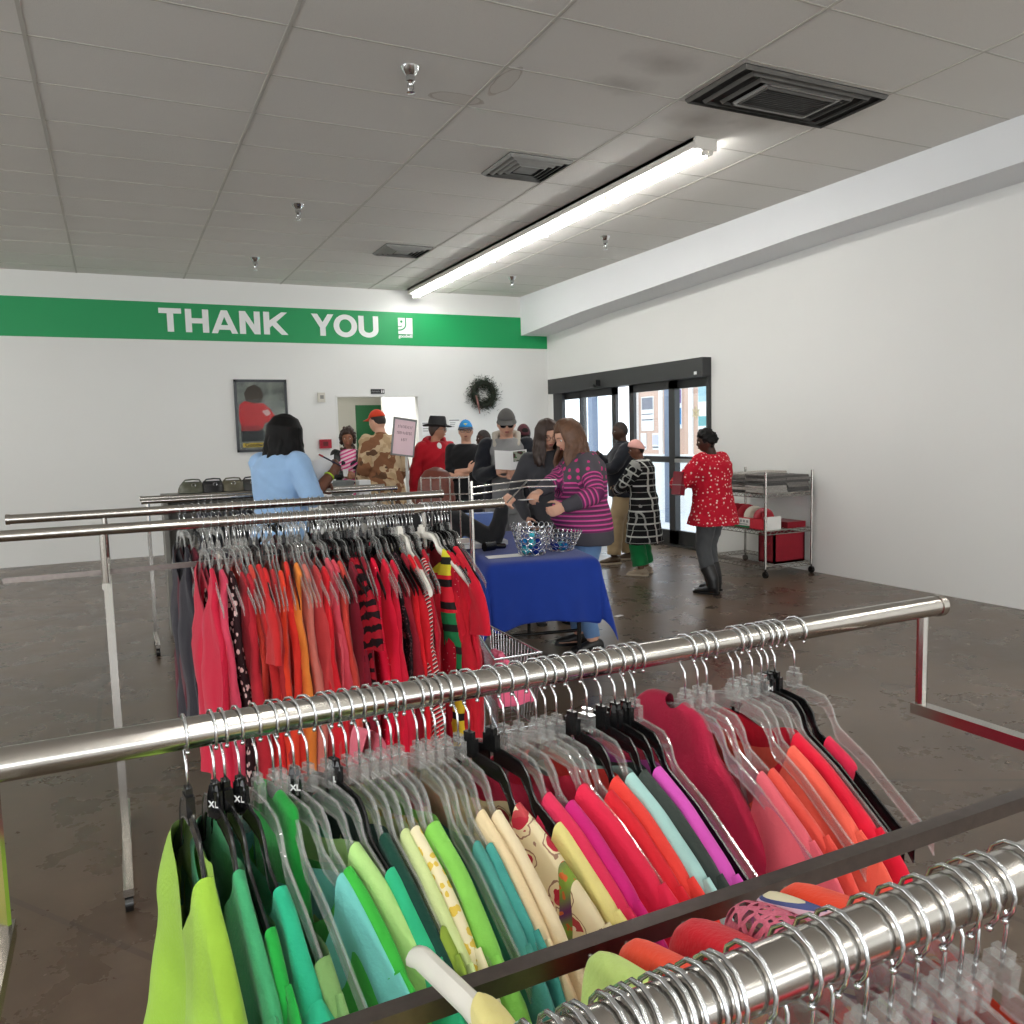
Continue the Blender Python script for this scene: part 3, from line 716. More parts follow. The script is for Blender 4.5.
def pat_stripes(name, cols, period, axis=2, wob=.0, skew=0):
    """cols: list of (fraction start, colour)"""
    t = NT(name); s = t.sep(); u = t.math('ADD', s[axis], t.math('MULTIPLY', s[1], skew))
    if wob: u = t.math('ADD', u, t.math('MULTIPLY', t.math('SUBTRACT', t.noise(22, 2).outputs[0], .5), wob))
    u = t.math('FRACT', t.math('DIVIDE', t.math('ADD', u, 10), period))
    r = t.add('ShaderNodeValToRGB'); r.color_ramp.interpolation = 'CONSTANT'; e = r.color_ramp.elements
    e[0].position = 0; e[0].color = rgb(*cols[0][1]); e[1].position = cols[1][0]; e[1].color = rgb(*cols[1][1])
    for p, c in cols[2:]: x = e.new(p); x.color = rgb(*c)
    t.link(u, r.inputs[0]); t.col(r.outputs[0]); t.b.inputs['Roughness'].default_value = .85; t.b.inputs['Specular IOR Level'].default_value = .2; return t.m

# ---- a rack: round rails on square uprights
def rack(name, label, x0, x1, rails, zr, group=None, mid=None, inset=.03):
    """rails: y positions of the round rails"""
    t = thing(name, label, 'clothes rack', (x0, rails[0], 0), 0, group)
    L = x1-x0
    for y in rails:
        r = build('rail', MB().tube([(0, y-rails[0], zr), (L, y-rails[0], zr)], .0168, 24), CHROME_T, t)
        build('rail_end', MB().tube([(L-.001, y-rails[0], zr), (L+.012, y-rails[0], zr)], .0185, 20), CHROME_T, r)
        build('rail_end', MB().tube([(-.012, y-rails[0], zr), (.001, y-rails[0], zr)], .0185, 20), CHROME_T, r)
    yy = [y-rails[0] for y in rails]; a, b = min(yy), max(yy); c = (a+b)/2
    for x in (inset, L-inset):
        build('upright', MB().box((x-.0125, c-.0125, .08), (x+.0125, c+.0125, zr-.182)), CHROME_T, t, smooth=False)
        build('cross_arm', MB().box((x-.011, a-.012, zr-.181), (x+.011, b+.012, zr-.163)).tube([(x, a, zr-.175), (x, a, zr-.014)], .009, 8).tube([(x, b, zr-.175), (x, b, zr-.014)], .009, 8), CHROME_T, t)
        build('foot', MB().box((x-.015, a-.05, .06), (x+.015, b+.05, .085)), CHROME_T, t, smooth=False)
        for yq in (a-.02, b+.02):
            build('caster', MB().tube([(x-.012, yq, .03), (x+.012, yq, .03)], .03, 16).box((x-.004, yq-.006, .03), (x+.004, yq+.006, .062)), BLKP, t)
    build('centre_bar', MB().box((0, c-.009+(mid or 0), zr-.181), (L, c+.009+(mid or 0), zr-.163)), mat('worn_chrome_bar', (120, 112, 108), rough=.34, metal=1, var=.25, scale=60), t, smooth=False)
    return t
RZ = 1.15; T2Y, T1Y = .903, .328
rack('clothes_rack', 'two-rail chrome clothes rack nearest the viewer, tightly hung with green to pink tops', -.16, 1.22, [T1Y, T2Y], RZ)
R2Z = 1.2; R2N, R2F = 2.74, 3.36
rack('clothes_rack', 'two-rail chrome clothes rack full of red tank tops behind the nearest rack', -.35, 1.275, [R2N, R2F], R2Z, inset=.30)

# garments on the far rail of the near rack: hook x (m), twist (deg, + swings the near end to the right), hanger, size, garment
G = {}
def T(c, **k): return ('c', c, k)
ITEMS = [
 # x, twist, hanger, size, garment kind, colour/mat, label, options
 (.052, 4, 'black', None, 'tee', (150, 190, 62), 'bright yellow green tee at the left end of the near rack', {}),
 (.088, 8, 'black', 'XL', 'tee', (62, 156, 104), 'medium green tee second on the near rack', {}),
 (.102, 10, 'black', None, 'tee', (30, 160, 62), 'bright kelly green tee between two darker green tees', dict(n0=.16, W=.18)),
 (.122, 20, 'black', 'XL', 'tee', (38, 170, 128), 'emerald tee with puffed gathered shoulder', dict(puff=1.2, L=.66, n0=.13)),
 (.146, 14, 'clear', None, 'tee', (120, 160, 96), 'olive green tee squeezed beside the emerald tee', dict(n0=.19, W=.2)),
 (.168, 12, 'clear', None, 'tank', (24, 140, 52), 'kelly green strappy top with one strap on a clear hanger', dict(n0=.06)),
 (.178, 22, 'clear', None, 'tee', (112, 196, 188), 'aqua tee with wide draped neck', dict(n0=.135, fd=.17, W=.205, hem=.25, L=.66)),
 (.197, 15, 'clear', 'XL', 'tee', (56, 174, 60), 'bright green tee just right of the aqua tee', dict(n0=.13, W=.2)),
 (.214, 17, 'clear', None, 'tee', (176, 218, 134), 'light lime green tee with wide shoulder', dict(n0=.11, W=.205, hem=.24)),
 (.236, 8, 'clear', None, 'none', None, '', {}),
 (.246, 8, 'black', 'L', 'tee', (44, 178, 126), 'emerald green knit top left of the dark green one', dict(n0=.14)),
 (.262, 10, 'clear', None, 'tee', (14, 62, 50), 'very dark bottle green top', dict(n0=.09, W=.215)),
 (.278, 9, 'clear', None, 'tee', (134, 160, 58), 'olive green top peeking out between dark green and pale lime', dict(n0=.2, W=.2)),
 (.292, 10, 'clear', None, 'tee', (208, 224, 156), 'pale lime yellow blouse', dict(n0=.105, W=.21)),
 (.306, 9, 'clear', None, 'tee', 'yellowfl', 'yellow and white flowered top', dict(n0=.1)),
 (.320, 8, 'clear', None, 'none', None, '', {}),
 (.330, 11, 'clear', None, 'tee', (134, 206, 88), 'bright lime tee right of the yellow flowered top', dict(n0=.09, W=.21)),
 (.352, 9, 'clear', None, 'tank', (222, 104, 124), 'rose pink top whose far shoulder rises above the clear hangers', dict(n0=.1, tilt=26)),
 (.362, 10, 'clear', None, 'tee', (76, 152, 142), 'muted teal tee with a clear hanger end hanging in front', dict(n0=.135, W=.21)),
 (.374, 8, 'barred', None, 'tee', (70, 160, 150), 'teal tee tucked beside the muted teal tee', dict(n0=.14)),
 (.386, 10, 'clear', None, 'tee', (238, 216, 172), 'peach cream tee right of the teal tops', dict(n0=.105, W=.21)),
 (.402, 10, 'clear', None, 'tee', (238, 222, 184), 'light cream tee just right of the peach cream one', dict(n0=.11, W=.215)),
 (.416, 12, 'black', None, 'tee', 'floral', 'cream blouse with red flowers and a purple paisley edge', dict(n0=.11, W=.22, hem=.27, L=.62)),
 (.444, 12, 'black', None, 'tee', (234, 222, 142), 'pale yellow tee right of the flowered blouse', dict(n0=.14, W=.21)),
 (.460, 12, 'clear', None, 'tee', (216, 46, 86), 'crimson pink tee left of the magenta one', dict(n0=.1, W=.21)),
 (.478, 12, 'barred', None, 'tee', (200, 30, 116), 'magenta tee between the crimson pink and raspberry tops', dict(n0=.12, W=.205)),
 (.500, 14, 'clear', None, 'tee', (216, 34, 70), 'raspberry red top with broad puffed shoulder', dict(n0=.1, W=.2, puff=.8, th=.02)),
 (.512, 10, 'barred', None, 'none', None, '', {}),
 (.526, 11, 'clear', None, 'tee', (206, 30, 44), 'true red tee next to the raspberry top', dict(n0=.12, W=.205)),
 (.546, 12, 'black', None, 'tee', (222, 60, 52), 'orange red tee right of the true red tee', dict(n0=.09, W=.2)),
 (.566, 11, 'clear', None, 'tee', (166, 208, 202), 'pale icy aqua tee left of the charcoal green one', dict(n0=.1, W=.205)),
 (.585, 10, 'black', None, 'tee', (50, 58, 54), 'charcoal green tee between the icy aqua and orchid tees', dict(n0=.1, W=.205, wr=1.8)),
 (.604, 14, 'black', ' ', 'tee', (206, 82, 178), 'orchid pink tee left of the crimson blouse', dict(n0=.1, W=.21)),
 (.618, 13, 'black', ' ', 'none', None, '', {}),
 (.630, 9, 'clear', None, 'none', None, '', {}),
 (.700, 14, 'clear', None, 'long', (158, 22, 56), 'large dark crimson blouse with slanting broad shoulder', dict(n0=.05, W=.2, th=.03, hem=.27, L=.66, tilt=12)),
 (.722, 10, 'barred', None, 'tee', (212, 92, 104), 'rose pink top with broad scoop neck under clear hangers', dict(n0=.14, fd=.16, W=.2)),
 (.738, 12, 'barred', None, 'tee', (214, 76, 64), 'coral orange top squeezed behind the rose pink scoop neck top', dict(n0=.14, W=.2)),
 (.786, 9, 'clear', None, 'none', None, '', {}),
 (.800, 10, 'clear', None, 'tee', (226, 92, 74), 'salmon coral tee right of the coral orange top', dict(n0=.12, W=.205)),
 (.822, 12, 'clear', None, 'tee', (206, 14, 46), 'bright cherry red tee at the right end of the near rack', dict(n0=.09, W=.21, th=.022)),
 (.840, 12, 'clear', None, 'none', None, '', {}),
 (.852, 10, 'black', 'M', 'none', None, '', {}),
 (.866, 12, 'black', None, 'tank', (190, 24, 60), 'deep red tank on a black hanger at the far right', dict(n0=.12)),
 (.905, 12, 'clear', None, 'none', None, '', {}),
]
FLORAL = pat_floral()
YFL = pat_spots('yellow_floral_cotton', (238, 228, 190), (226, 196, 84), 85, .42)
SPECIAL = {'floral': FLORAL, 'yellowfl': YFL}
def t2x(x): return x-float(np.interp(x, [.03, .12, .2, .33, .45, .6, .7], [0, .022, .040, .050, .044, .022, 0]))
_gx = [t2x(r[0]) for r in ITEMS if r[4] != 'none']
def half_gap(x):
    d = [abs(x-q) for q in _gx if abs(x-q) > 1e-6]; lo = [x-q for q in _gx if q < x-1e-6]; hi = [q-x for q in _gx if q > x+1e-6]
    return (min(lo) if lo else .05)*.5, (min(hi) if hi else .05)*.5
rg = random.Random(3)
HC_ = {'clear': 'clear plastic', 'black': 'black plastic', 'barred': 'clear plastic barred', 'white': 'thick white plastic'}
empties = 0
prev = ''
for i, (x, tw, hs, sz, kind, c, lab, op) in enumerate(ITEMS):
    if x < .69: tw = float(np.interp(x, [.052, .102, .122, .146, .168, .178, .197, .214, .246, .262, .292, .33, .402, .416, .444, .460, .478, .500, .526, .546, .566, .604], [5, 9, 12, 11, 13, 23, 20, 24, 17, 15, 12, 11, 11, 22, 20, 18.5, 17, 21, 18, 16, 15, 13]))
    x = t2x(x)
    rz = math.radians(tw)
    loc = (x, T2Y, RZ)
    if kind != 'none': hl = HC_[hs]+' hanger holding the '+lab.split(' on ')[0].split(' at ')[0]
    else: hl = 'empty '+HC_[hs]+' hanger next to the '+prev
    hl = ' '.join(hl.split()[:16])
    hanger(hs, loc, rz, hl, 'hangers on the near rack', sz)
    if kind == 'none': continue
    prev = lab.split(' on ')[0].split(' at ')[0]
    op = dict(op); puff = op.pop('puff', 0); tilt = math.radians(op.pop('tilt', 0))
    W_ = op.get('W', .2); gl_, gh_ = half_gap(x); op['th'] = max(.0105, min(op.get('th', .0175), min(gl_, gh_)*1.5+.003, (gl_+gh_)*.85))
    me = finish_cloth(garment_mb(kind, seed=i*7+1, **op).mesh('top'))
    m_ = SPECIAL[c] if isinstance(c, str) else cloth('cloth_%d_%d_%d' % c, c)
    me.materials.append(m_)
    o = bpy.data.objects.new('hanging_'+('tank_top' if kind == 'tank' else 'blouse' if kind == 'long' else 'tee'), me); link(o)
    o.location = loc; o.rotation_euler = (tilt, 0, rz); tag(o, lab, 'top', 'tops on the near rack'); subd(o)
    if kind != 'tank':
        for sd in (-1, 1):
            sm_ = finish_cloth(sleeve_mb(sd, W_, .15 if kind == 'tee' else .3, seed=i, th=op.get('th', .014)*.95, puff=puff).mesh('sleeve'), merge=False)
            sm_.materials.append(m_)
            s_ = bpy.data.objects.new('sleeve', sm_); link(s_, o); subd(s_)

# garments on the viewer's side rail: only what reaches into the picture
ITEMS1 = [
 (.207, 2, 'white', None, 'tank', (226, 214, 140), 'buttery yellow top hung on the thick white hanger', dict(n0=.10)),
 (.214, 6, 'clear', None, 'tank', (232, 214, 84), 'bright yellow tank top below the rail nearest the viewer', dict(n0=.16)),
 (.238, 4, 'clear', None, 'tank', (160, 176, 60), 'olive lime tank top behind the bright yellow one', dict(n0=.15)),
 (.330, 0, 'clear', None, 'tee', (200, 226, 130), 'pale lime knit tee with rounded shoulder', dict(n0=.12, th=.022, W=.222)),
 (.350, 0, 'clear', None, 'tank', (236, 214, 200), 'pale pink tank with a twisted strap', dict(n0=.15)),
 (.366, 0, 'clear', None, 'tee', (240, 78, 52), 'orange tee shoulder beyond the rail nearest the viewer', dict(n0=.13, th=.02, W=.222)),
 (.395, 0, 'clear', None, 'tank', 'redwhite', 'red and white striped top under the chrome rail', dict(n0=.13)),
 (.418, -2, 'clear', None, 'tee', (200, 16, 36), 'cherry red knit tee with rounded folded shoulder', dict(n0=.11, th=.03, W=.224, wr=1.6)),
 (.440, -3, 'clear', None, 'none', None, '', {}),
 (.466, -5, 'clear', None, 'tee', 'crochet', 'pink open crochet top with large holes', dict(n0=.1, th=.034, W=.224)),
 (.484, -4, 'clear', None, 'none', None, '', {}),
 (.500, -4, 'clear', None, 'tee', 'multi', 'multicoloured striped jersey tee beyond the crochet top', dict(n0=.12, th=.02, W=.224)),
 (.530, -4, 'clear', None, 'tee', (242, 70, 34), 'vivid orange knit tee at the right edge, beyond the crochet top', dict(n0=.1, th=.03, W=.224)),
]
def crochet():
    t = NT('pink_crochet'); v = t.add('ShaderNodeTexVoronoi'); v.feature = 'DISTANCE_TO_EDGE'; v.inputs['Scale'].default_value = 95
    mp = t.add('ShaderNodeMapping'); mp.inputs['Scale'].default_value = (1, 1, .6); t.link(t.obj(), mp.inputs[0]); t.link(mp.outputs[0], v.inputs['Vector'])
    n = t.noise(400, 2); t.col(t.mix(n.outputs[0], rgb(196, 84, 112), rgb(228, 128, 150))); t.b.inputs['Roughness'].default_value = .9
    tr = t.add('ShaderNodeBsdfTransparent'); m = t.add('ShaderNodeMixShader')
    t.link(t.math('GREATER_THAN', v.outputs['Distance'], .2), m.inputs[0]); t.link(t.b.outputs[0], m.inputs[1]); t.link(tr.outputs[0], m.inputs[2]); t.link(m.outputs[0], t.out.inputs[0])
    t.bump(v.outputs['Distance'], .8, .004); return t.m
SPECIAL['crochet'] = crochet()
SPECIAL['multi'] = pat_stripes('multi_stripe_jersey', [(0, (226, 200, 214)), (.2, (90, 84, 130)), (.35, (224, 214, 150)), (.55, (226, 190, 206)), (.75, (80, 90, 140)), (.85, (230, 222, 190))], .03, 2, 0, .5)
SPECIAL['redwhite'] = pat_stripes('red_white_stripe', [(0, (206, 40, 54)), (.5, (226, 200, 196))], .03, 2, .004, .4)
prev = ''
for i, (x, tw, hs, sz, kind, c, lab, op) in enumerate(ITEMS1):
    rz = math.radians(tw); loc = (x, T1Y, RZ)
    if kind == 'none': hl = 'empty '+HC_[hs]+' hanger on the nearest rail after the '+prev
    else: hl = HC_[hs]+' hanger holding the '+lab
    hg = hanger(hs+('_flat' if kind == 'tee' or hs == 'white' else ''), loc, rz, ' '.join(hl.split()[:16]), 'hangers on the rail nearest the viewer', sz)
    t1 = math.radians(6 if x > .32 else 24 if hs == 'white' else 0); hg.rotation_euler = (t1, 0, rz)
    if kind == 'none': continue
    prev = lab
    W_ = op.get('W', .2)
    DK[0] = .8 if hs == 'white' else .42 if kind == 'tee' else 1.0
    me = finish_cloth(garment_mb(kind, seed=i*5+300, **op).mesh('top')); m_ = SPECIAL[c] if isinstance(c, str) else cloth('cloth_%d_%d_%d' % c, c)
    me.materials.append(m_)
    o = bpy.data.objects.new('hanging_'+('tank_top' if kind == 'tank' else 'tee'), me); link(o)
    o.location = loc; o.rotation_euler = (t1, 0, rz); tag(o, lab, 'top', 'tops on the rail nearest the viewer'); subd(o)
DK[0] = 1.0
# bare hooks crowding the nearest rail
for i, x in enumerate((.148, .162, .176, .187, .192, .219, .226, .245, .251, .263, .273, .278, .297)):
    hanger('clear', (x, T1Y, RZ), math.radians(-3+i % 5*2), ['empty clear plastic hanger on the nearest rail, one of those crowded along it'][0], 'bare clear hangers crowding the nearest rail')

# ---- second rack
ZEB = pat_stripes('red_black_zebra', [(0, (150, 18, 34)), (.5, (24, 10, 14))], .045, 2, .05, .3)
LEO = pat_spots('dark_leopard_print', (40, 20, 24), (214, 180, 176), 42, .34)
BSTR = pat_stripes('bold_black_stripe', [(0, (20, 18, 18)), (.3, (14, 120, 68)), (.75, (20, 18, 18)), (.8, (20, 18, 18)), (.95, (20, 18, 18))], .085, 2)
BST2 = NT('bold_colour_stripe')
def bold():
    t = BST2; s = t.sep(); u = t.math('FRACT', t.math('DIVIDE', t.math('ADD', s[2], 10.02), .078)); blk = t.math('LESS_THAN', u, .33)
    c = t.mix(t.math('GREATER_THAN', s[2], -.36), rgb(14, 124, 70), rgb(214, 24, 46)); c = t.mix(t.math('GREATER_THAN', s[2], -.23), c, rgb(214, 206, 50)); c = t.mix(t.math('LESS_THAN', s[2], -.62), c, rgb(224, 196, 40))
    t.col(t.mix(blk, c, rgb(18, 16, 16))); t.b.inputs['Roughness'].default_value = .85; return t.m
BOLD = bold()
FINE = pat_stripes('fine_black_white_red_stripe', [(0, (190, 40, 48)), (.4, (22, 16, 18)), (.7, (214, 196, 190))], .016, 2, 0, .9)
SEQ = pat_spots('red_with_sequins', (206, 18, 52), (240, 220, 200), 60, .1)
LACE = pat_spots('black_lacy_print', (26, 16, 20), (110, 70, 76), 110, .3)
DOTR = pat_spots('red_with_fine_dots', (176, 20, 44), (236, 190, 190), 70, .13)
R2 = [
 ((196, 26, 58), 'tank', 'cherry red tank'), ((206, 66, 92), 'tank', 'rose tank'), (LEO, 'tank', 'black tank with pale pink spots'), ((150, 26, 38), 'tank', 'dark brick red tank'), ((176, 30, 44), 'tank', 'brick red tank'),
 ((204, 66, 54), 'tank', 'coral red tank'), ((190, 34, 36), 'tee', 'red tee with folded sleeve'), ((216, 38, 40), 'tank', 'scarlet tank with sparse white print'), ((170, 40, 44), 'tank', 'muted red tank'), ((226, 62, 36), 'tank', 'orange red tank'),
 ((222, 50, 40), 'tank', 'vermilion tank'), ((232, 134, 56), 'tank', 'light orange tank'), ((206, 116, 104), 'tank', 'peach pink tank'), ((190, 60, 62), 'tank', 'faded red tank'), ((206, 26, 38), 'tank', 'pure red tank'), ((212, 84, 96), 'tank', 'pink rose tank'),
 ((206, 70, 86), 'tank', 'dusty rose tank'), ((206, 66, 56), 'tank', 'coral tank'), ((120, 16, 36), 'tank', 'maroon tank'), (ZEB, 'tee', 'red and black zebra striped top'), (ZEB, 'tank', 'zebra striped tank'), ((130, 14, 34), 'tank', 'wine red tank'), (SEQ, 'tank', 'crimson tank with sequin flowers'),
 ((214, 18, 52), 'tank', 'crimson tank'), ((200, 20, 50), 'tank', 'deep crimson tank'), (LACE, 'tank', 'black lacy tank'), ((140, 18, 36), 'tank', 'dark wine tank'), ((216, 22, 36), 'tank', 'signal red tank'), ((196, 20, 36), 'tank', 'lipstick red tank'), (FINE, 'tank', 'fine striped black, white and red tank'),
 ((176, 18, 40), 'tank', 'garnet tank'), (BOLD, 'tank', 'black tank with bold yellow, red and green stripes'), ((190, 20, 40), 'tank', 'red tank right of the boldly striped one'), (DOTR, 'tank', 'red tank with fine pale dots'), ((184, 18, 36), 'tank', 'ruby tank'), ((186, 16, 40), 'tank', 'carmine tank'), ((196, 16, 42), 'tee', 'crimson tee ending the rail at the right'),
]
shapes = {}
for k in range(5):
    shapes['tank', k] = finish_cloth(garment_mb('tank', seed=900+k, L=.68+.03*k, n0=.12+.008*k, fd=.16, bd=.08, hem=.2+.008*k, th=.012, rows=18, cols=7, wr=1.3).mesh('tank_top'))
    shapes['tee', k] = finish_cloth(garment_mb('tee', seed=950+k, L=.68, n0=.12, hem=.22, th=.014, rows=18, cols=7, wr=1.3).mesh('tee_shirt'))
for m_ in shapes.values(): m_.materials.append(cloth('cloth_196_26_58', (196, 26, 58)))
slv = {sd: finish_cloth(sleeve_mb(sd, .2, .13, 7).mesh('sleeve'), merge=False) for sd in (-1, 1)}
for m_ in slv.values(): m_.materials.append(cloth('cloth_196_26_58', (196, 26, 58)))
def slotmat(o, m_):
    o.material_slots[0].link = 'OBJECT'; o.material_slots[0].material = m_
rg = random.Random(11)
n = len(R2); ORD = ['first', 'second', 'third', 'fourth', 'fifth', 'sixth', 'seventh', 'eighth', 'ninth', 'tenth']
def second_rack_item(i, x, y, c, kind, lab, side, tw, hs, grp_t, grp_h, zoff=0):
    m_ = c if not isinstance(c, tuple) else cloth('cloth_%d_%d_%d' % c, c)
    o = bpy.data.objects.new('hanging_tank_top' if kind == 'tank' else 'hanging_tee', shapes[kind, i % 5]); link(o); slotmat(o, m_)
    o.location = (x, y, R2Z); o.rotation_euler = (0, 0, math.radians(tw))
    tag(o, lab+' on the second rack'+("'s far rail" if side == 'far' else ''), 'top', grp_t)
    if kind == 'tee':
        for sd in (-1, 1):
            s_ = bpy.data.objects.new('sleeve', slv[sd]); link(s_, o); slotmat(s_, m_)
for i, (c, kind, lab) in enumerate(R2):
    x = (.235+i*(.93-.235)/30 if i < 31 else (.962, .985, 1.0, 1.015, 1.03, 1.045)[i-31])+rg.uniform(-.004, .004)
    tw = 7+6*math.sin(i*.55)+rg.uniform(-2, 2)
    if i in (18, 19): tw += 10
    if i == 31: tw = 30
    if i > 31: tw = 26-3*(i-31)
    second_rack_item(i, x, R2N, c, kind, lab, 'near', tw, None, 'red tops on the near rail of the second rack', None)
    hs = rg.choice(['clear', 'clear', 'black']) if i not in (28, 31) else 'white'
    hanger(hs, (x, R2N, R2Z), math.radians(tw), ' '.join((HC_[hs]+' hanger holding the '+lab+' on the second rack').split()[:16]), 'hangers on the near rail of the second rack', ' ' if rg.random() < .25 else None)
    if rg.random() < .65:
        hs2 = rg.choice(['clear', 'black', 'clear'])
        hanger(hs2, (x+.0125, R2N, R2Z), math.radians(tw), ' '.join(('empty '+HC_[hs2]+' hanger just right of the '+lab+' on the second rack').split()[:16]), 'hangers on the near rail of the second rack')
hanger('clear', (1.068, R2N, R2Z), math.radians(14), 'clear plastic hanger turned outward at the end of the second rack', 'hangers on the near rail of the second rack')
FARC = [((44, 42, 50), 'charcoal tank'), ((92, 24, 40), 'maroon tank'), ((60, 58, 64), 'grey tank'), ((150, 30, 50), 'dull crimson tank'), ((206, 200, 190), 'off white tank'), ((28, 28, 34), 'black tank')]
nf = 34
for i in range(nf):
    x = .20+i*(.86)/(nf-1)+rg.uniform(-.008, .008); tw = 8+9*math.sin(i*.6)
    c, l = FARC[i % 6]
    second_rack_item(i, x, R2F, c, 'tank', l, 'far', tw, None, 'dark and red tops on the far rail of the second rack', None)
    hs = rg.choice(['clear', 'black', 'clear'])
    hanger(hs, (x, R2F, R2Z), math.radians(tw), ' '.join((HC_[hs]+' hanger holding a '+l+' on the far rail of the second rack').split()[:16]), 'hangers on the far rail of the second rack')
# ------------------------------------------------------------------ people
def skin(name, c): return mat(name, c, rough=.5, var=.06, scale=9, spec=.35)
S_PALE, S_DARK, S_BROWN, S_TAN = skin('skin_pale', (206, 158, 134)), skin('skin_dark', (64, 42, 32)), skin('skin_brown', (98, 62, 46)), skin('skin_tan', (146, 100, 76))
EYEW = mat('eye_white', (220, 216, 210), rough=.2); EYED = mat('eye_dark', (38, 26, 20), rough=.15)
LIPM = mat('lips', (150, 80, 74), rough=.45); LIPD = mat('lips_dark', (92, 46, 42), rough=.45)
HR = dict(rx=.076, ry=.097, rz=.118)
def head_r(d, f=1.0):
    """point on the head surface for the unit direction d (front = +y)"""
    x, y, z = d
    p = Vector((x*HR['rx'], y*HR['ry'], z*HR['rz']))
    if z < 0:
        k = min(1, -z); p.x *= 1-.30*k*k; p.y *= 1-.12*k*(1 if y > 0 else 2.2)
        if y > 0: p.y += .014*k*y
    if y > .3: p.y *= .97
    g = lambda cx, cz, s: math.exp(-((p.x-cx)**2+(p.z-cz)**2)/(2*s*s))
    if y > 0 and f:
        p.y += f*(-.012*(g(.031, .006, .013)+g(-.031, .006, .013))+.006*g(0, .026, .02)+.006*(g(.03, .028, .012)+g(-.03, .028, .012))+.007*g(0, -.052, .014)+.008*g(0, -.09, .018)+.004*(g(.042, -.022, .016)+g(-.042, -.022, .016)))
    return p
def mesh_head(mb, X, scale=1.0, nose=1.0):
    n, m = 44, 30; vs = []
    for j in range(m+1):
        t = -PI/2+PI*j/m
        for k in range(n):
            a = 2*PI*k/n; vs.append(X @ (head_r((math.cos(t)*math.cos(a), math.cos(t)*math.sin(a), math.sin(t)))*scale))
    fs = [(j*n+k, j*n+(k+1) % n, (j+1)*n+(k+1) % n, (j+1)*n+k) for j in range(m) for k in range(n)]
    mb.add(vs, fs)
    q = scale
    mb.loft([(X @ (Vector((0, .083, .018))*q), X.to_3x3() @ Vector((.007, 0, 0))*q, X.to_3x3() @ Vector((0, .008, .003))*q), (X @ (Vector((0, .094, -.004))*q), X.to_3x3() @ Vector((.009, 0, 0))*q, X.to_3x3() @ Vector((0, .010, .004))*q),
             (X @ (Vector((0, .102, -.022))*q), X.to_3x3() @ Vector((.0145*nose, 0, 0))*q, X.to_3x3() @ Vector((0, .011, .005))*q), (X @ (Vector((0, .092, -.032))*q), X.to_3x3() @ Vector((.012*nose, 0, 0))*q, X.to_3x3() @ Vector((0, .009, .002))*q)], 10)
    for s in (-1, 1):
        mb.ell(X @ (Vector((s*.076, -.004, -.008))*q), (.008*q, .019*q, .03*q), 10, 7, rot=X.to_3x3())
def hair_shell(mb, X, thick=.012, front=.5, side=.02, back=-.5, scale=1.0, lump=.0, seed=1):
    n, m = 40, 26; vs = []
    for j in range(m+1):
        t = -PI/2+PI*j/m
        for k in range(n):
            a = 2*PI*k/n; d = Vector((math.cos(t)*math.cos(a), math.cos(t)*math.sin(a), math.sin(t)))
            lim = lerp(side, front, max(0, min(1, (d.y)/.75)))if d.y > 0 else lerp(side, back, max(0, min(1, -d.y/.6)))
            u = max(0, min(1, (d.z-lim)/.12+.5)); u = u*u*(3-2*u)
            p = head_r(d, 0); nl = p.length
            off = lerp(-.012, thick, u)
            if lump: off += lump*u*(noise.noise(d*5+Vector((seed, 0, 0))))
            vs.append(X @ (p*(1+off/nl)*scale))
    fs = [(j*n+k, j*n+(k+1) % n, (j+1)*n+(k+1) % n, (j+1)*n+k) for j in range(m) for k in range(n)]
    mb.add(vs, fs)
def ik(a, b, l1, l2, hint):
    a, b, hint = Vector(a), Vector(b), Vector(hint); d = b-a; L = d.length
    if L > (l1+l2)*.995: b = a+d.normalized()*(l1+l2)*.995; d = b-a; L = d.length
    u = d.normalized(); c = (l1*l1-l2*l2+L*L)/(2*L); h = math.sqrt(max(0, l1*l1-c*c))
    v = hint-u*hint.dot(u)
    if v.length < 1e-5: v = u.orthogonal()
    return a+u*c+v.normalized()*h, b
TORSO = [(.84, .10, .085, 0), (.875, .150, .105, -.004), (.93, .168, .118, -.008), (1.0, .160, .113, -.006), (1.08, .142, .103, 0), (1.18, .148, .108, .002), (1.28, .168, .116, .003), (1.36, .176, .110, 0), (1.42, .162, .088, -.004), (1.455, .115, .070, -.006), (1.48, .066, .058, -.004), (1.52, .056, .057, .004)]
def tsec(z):
    Z = [t[0] for t in TORSO]; return [float(np.interp(z, Z, [t[i] for t in TORSO])) for i in (1, 2, 3)]

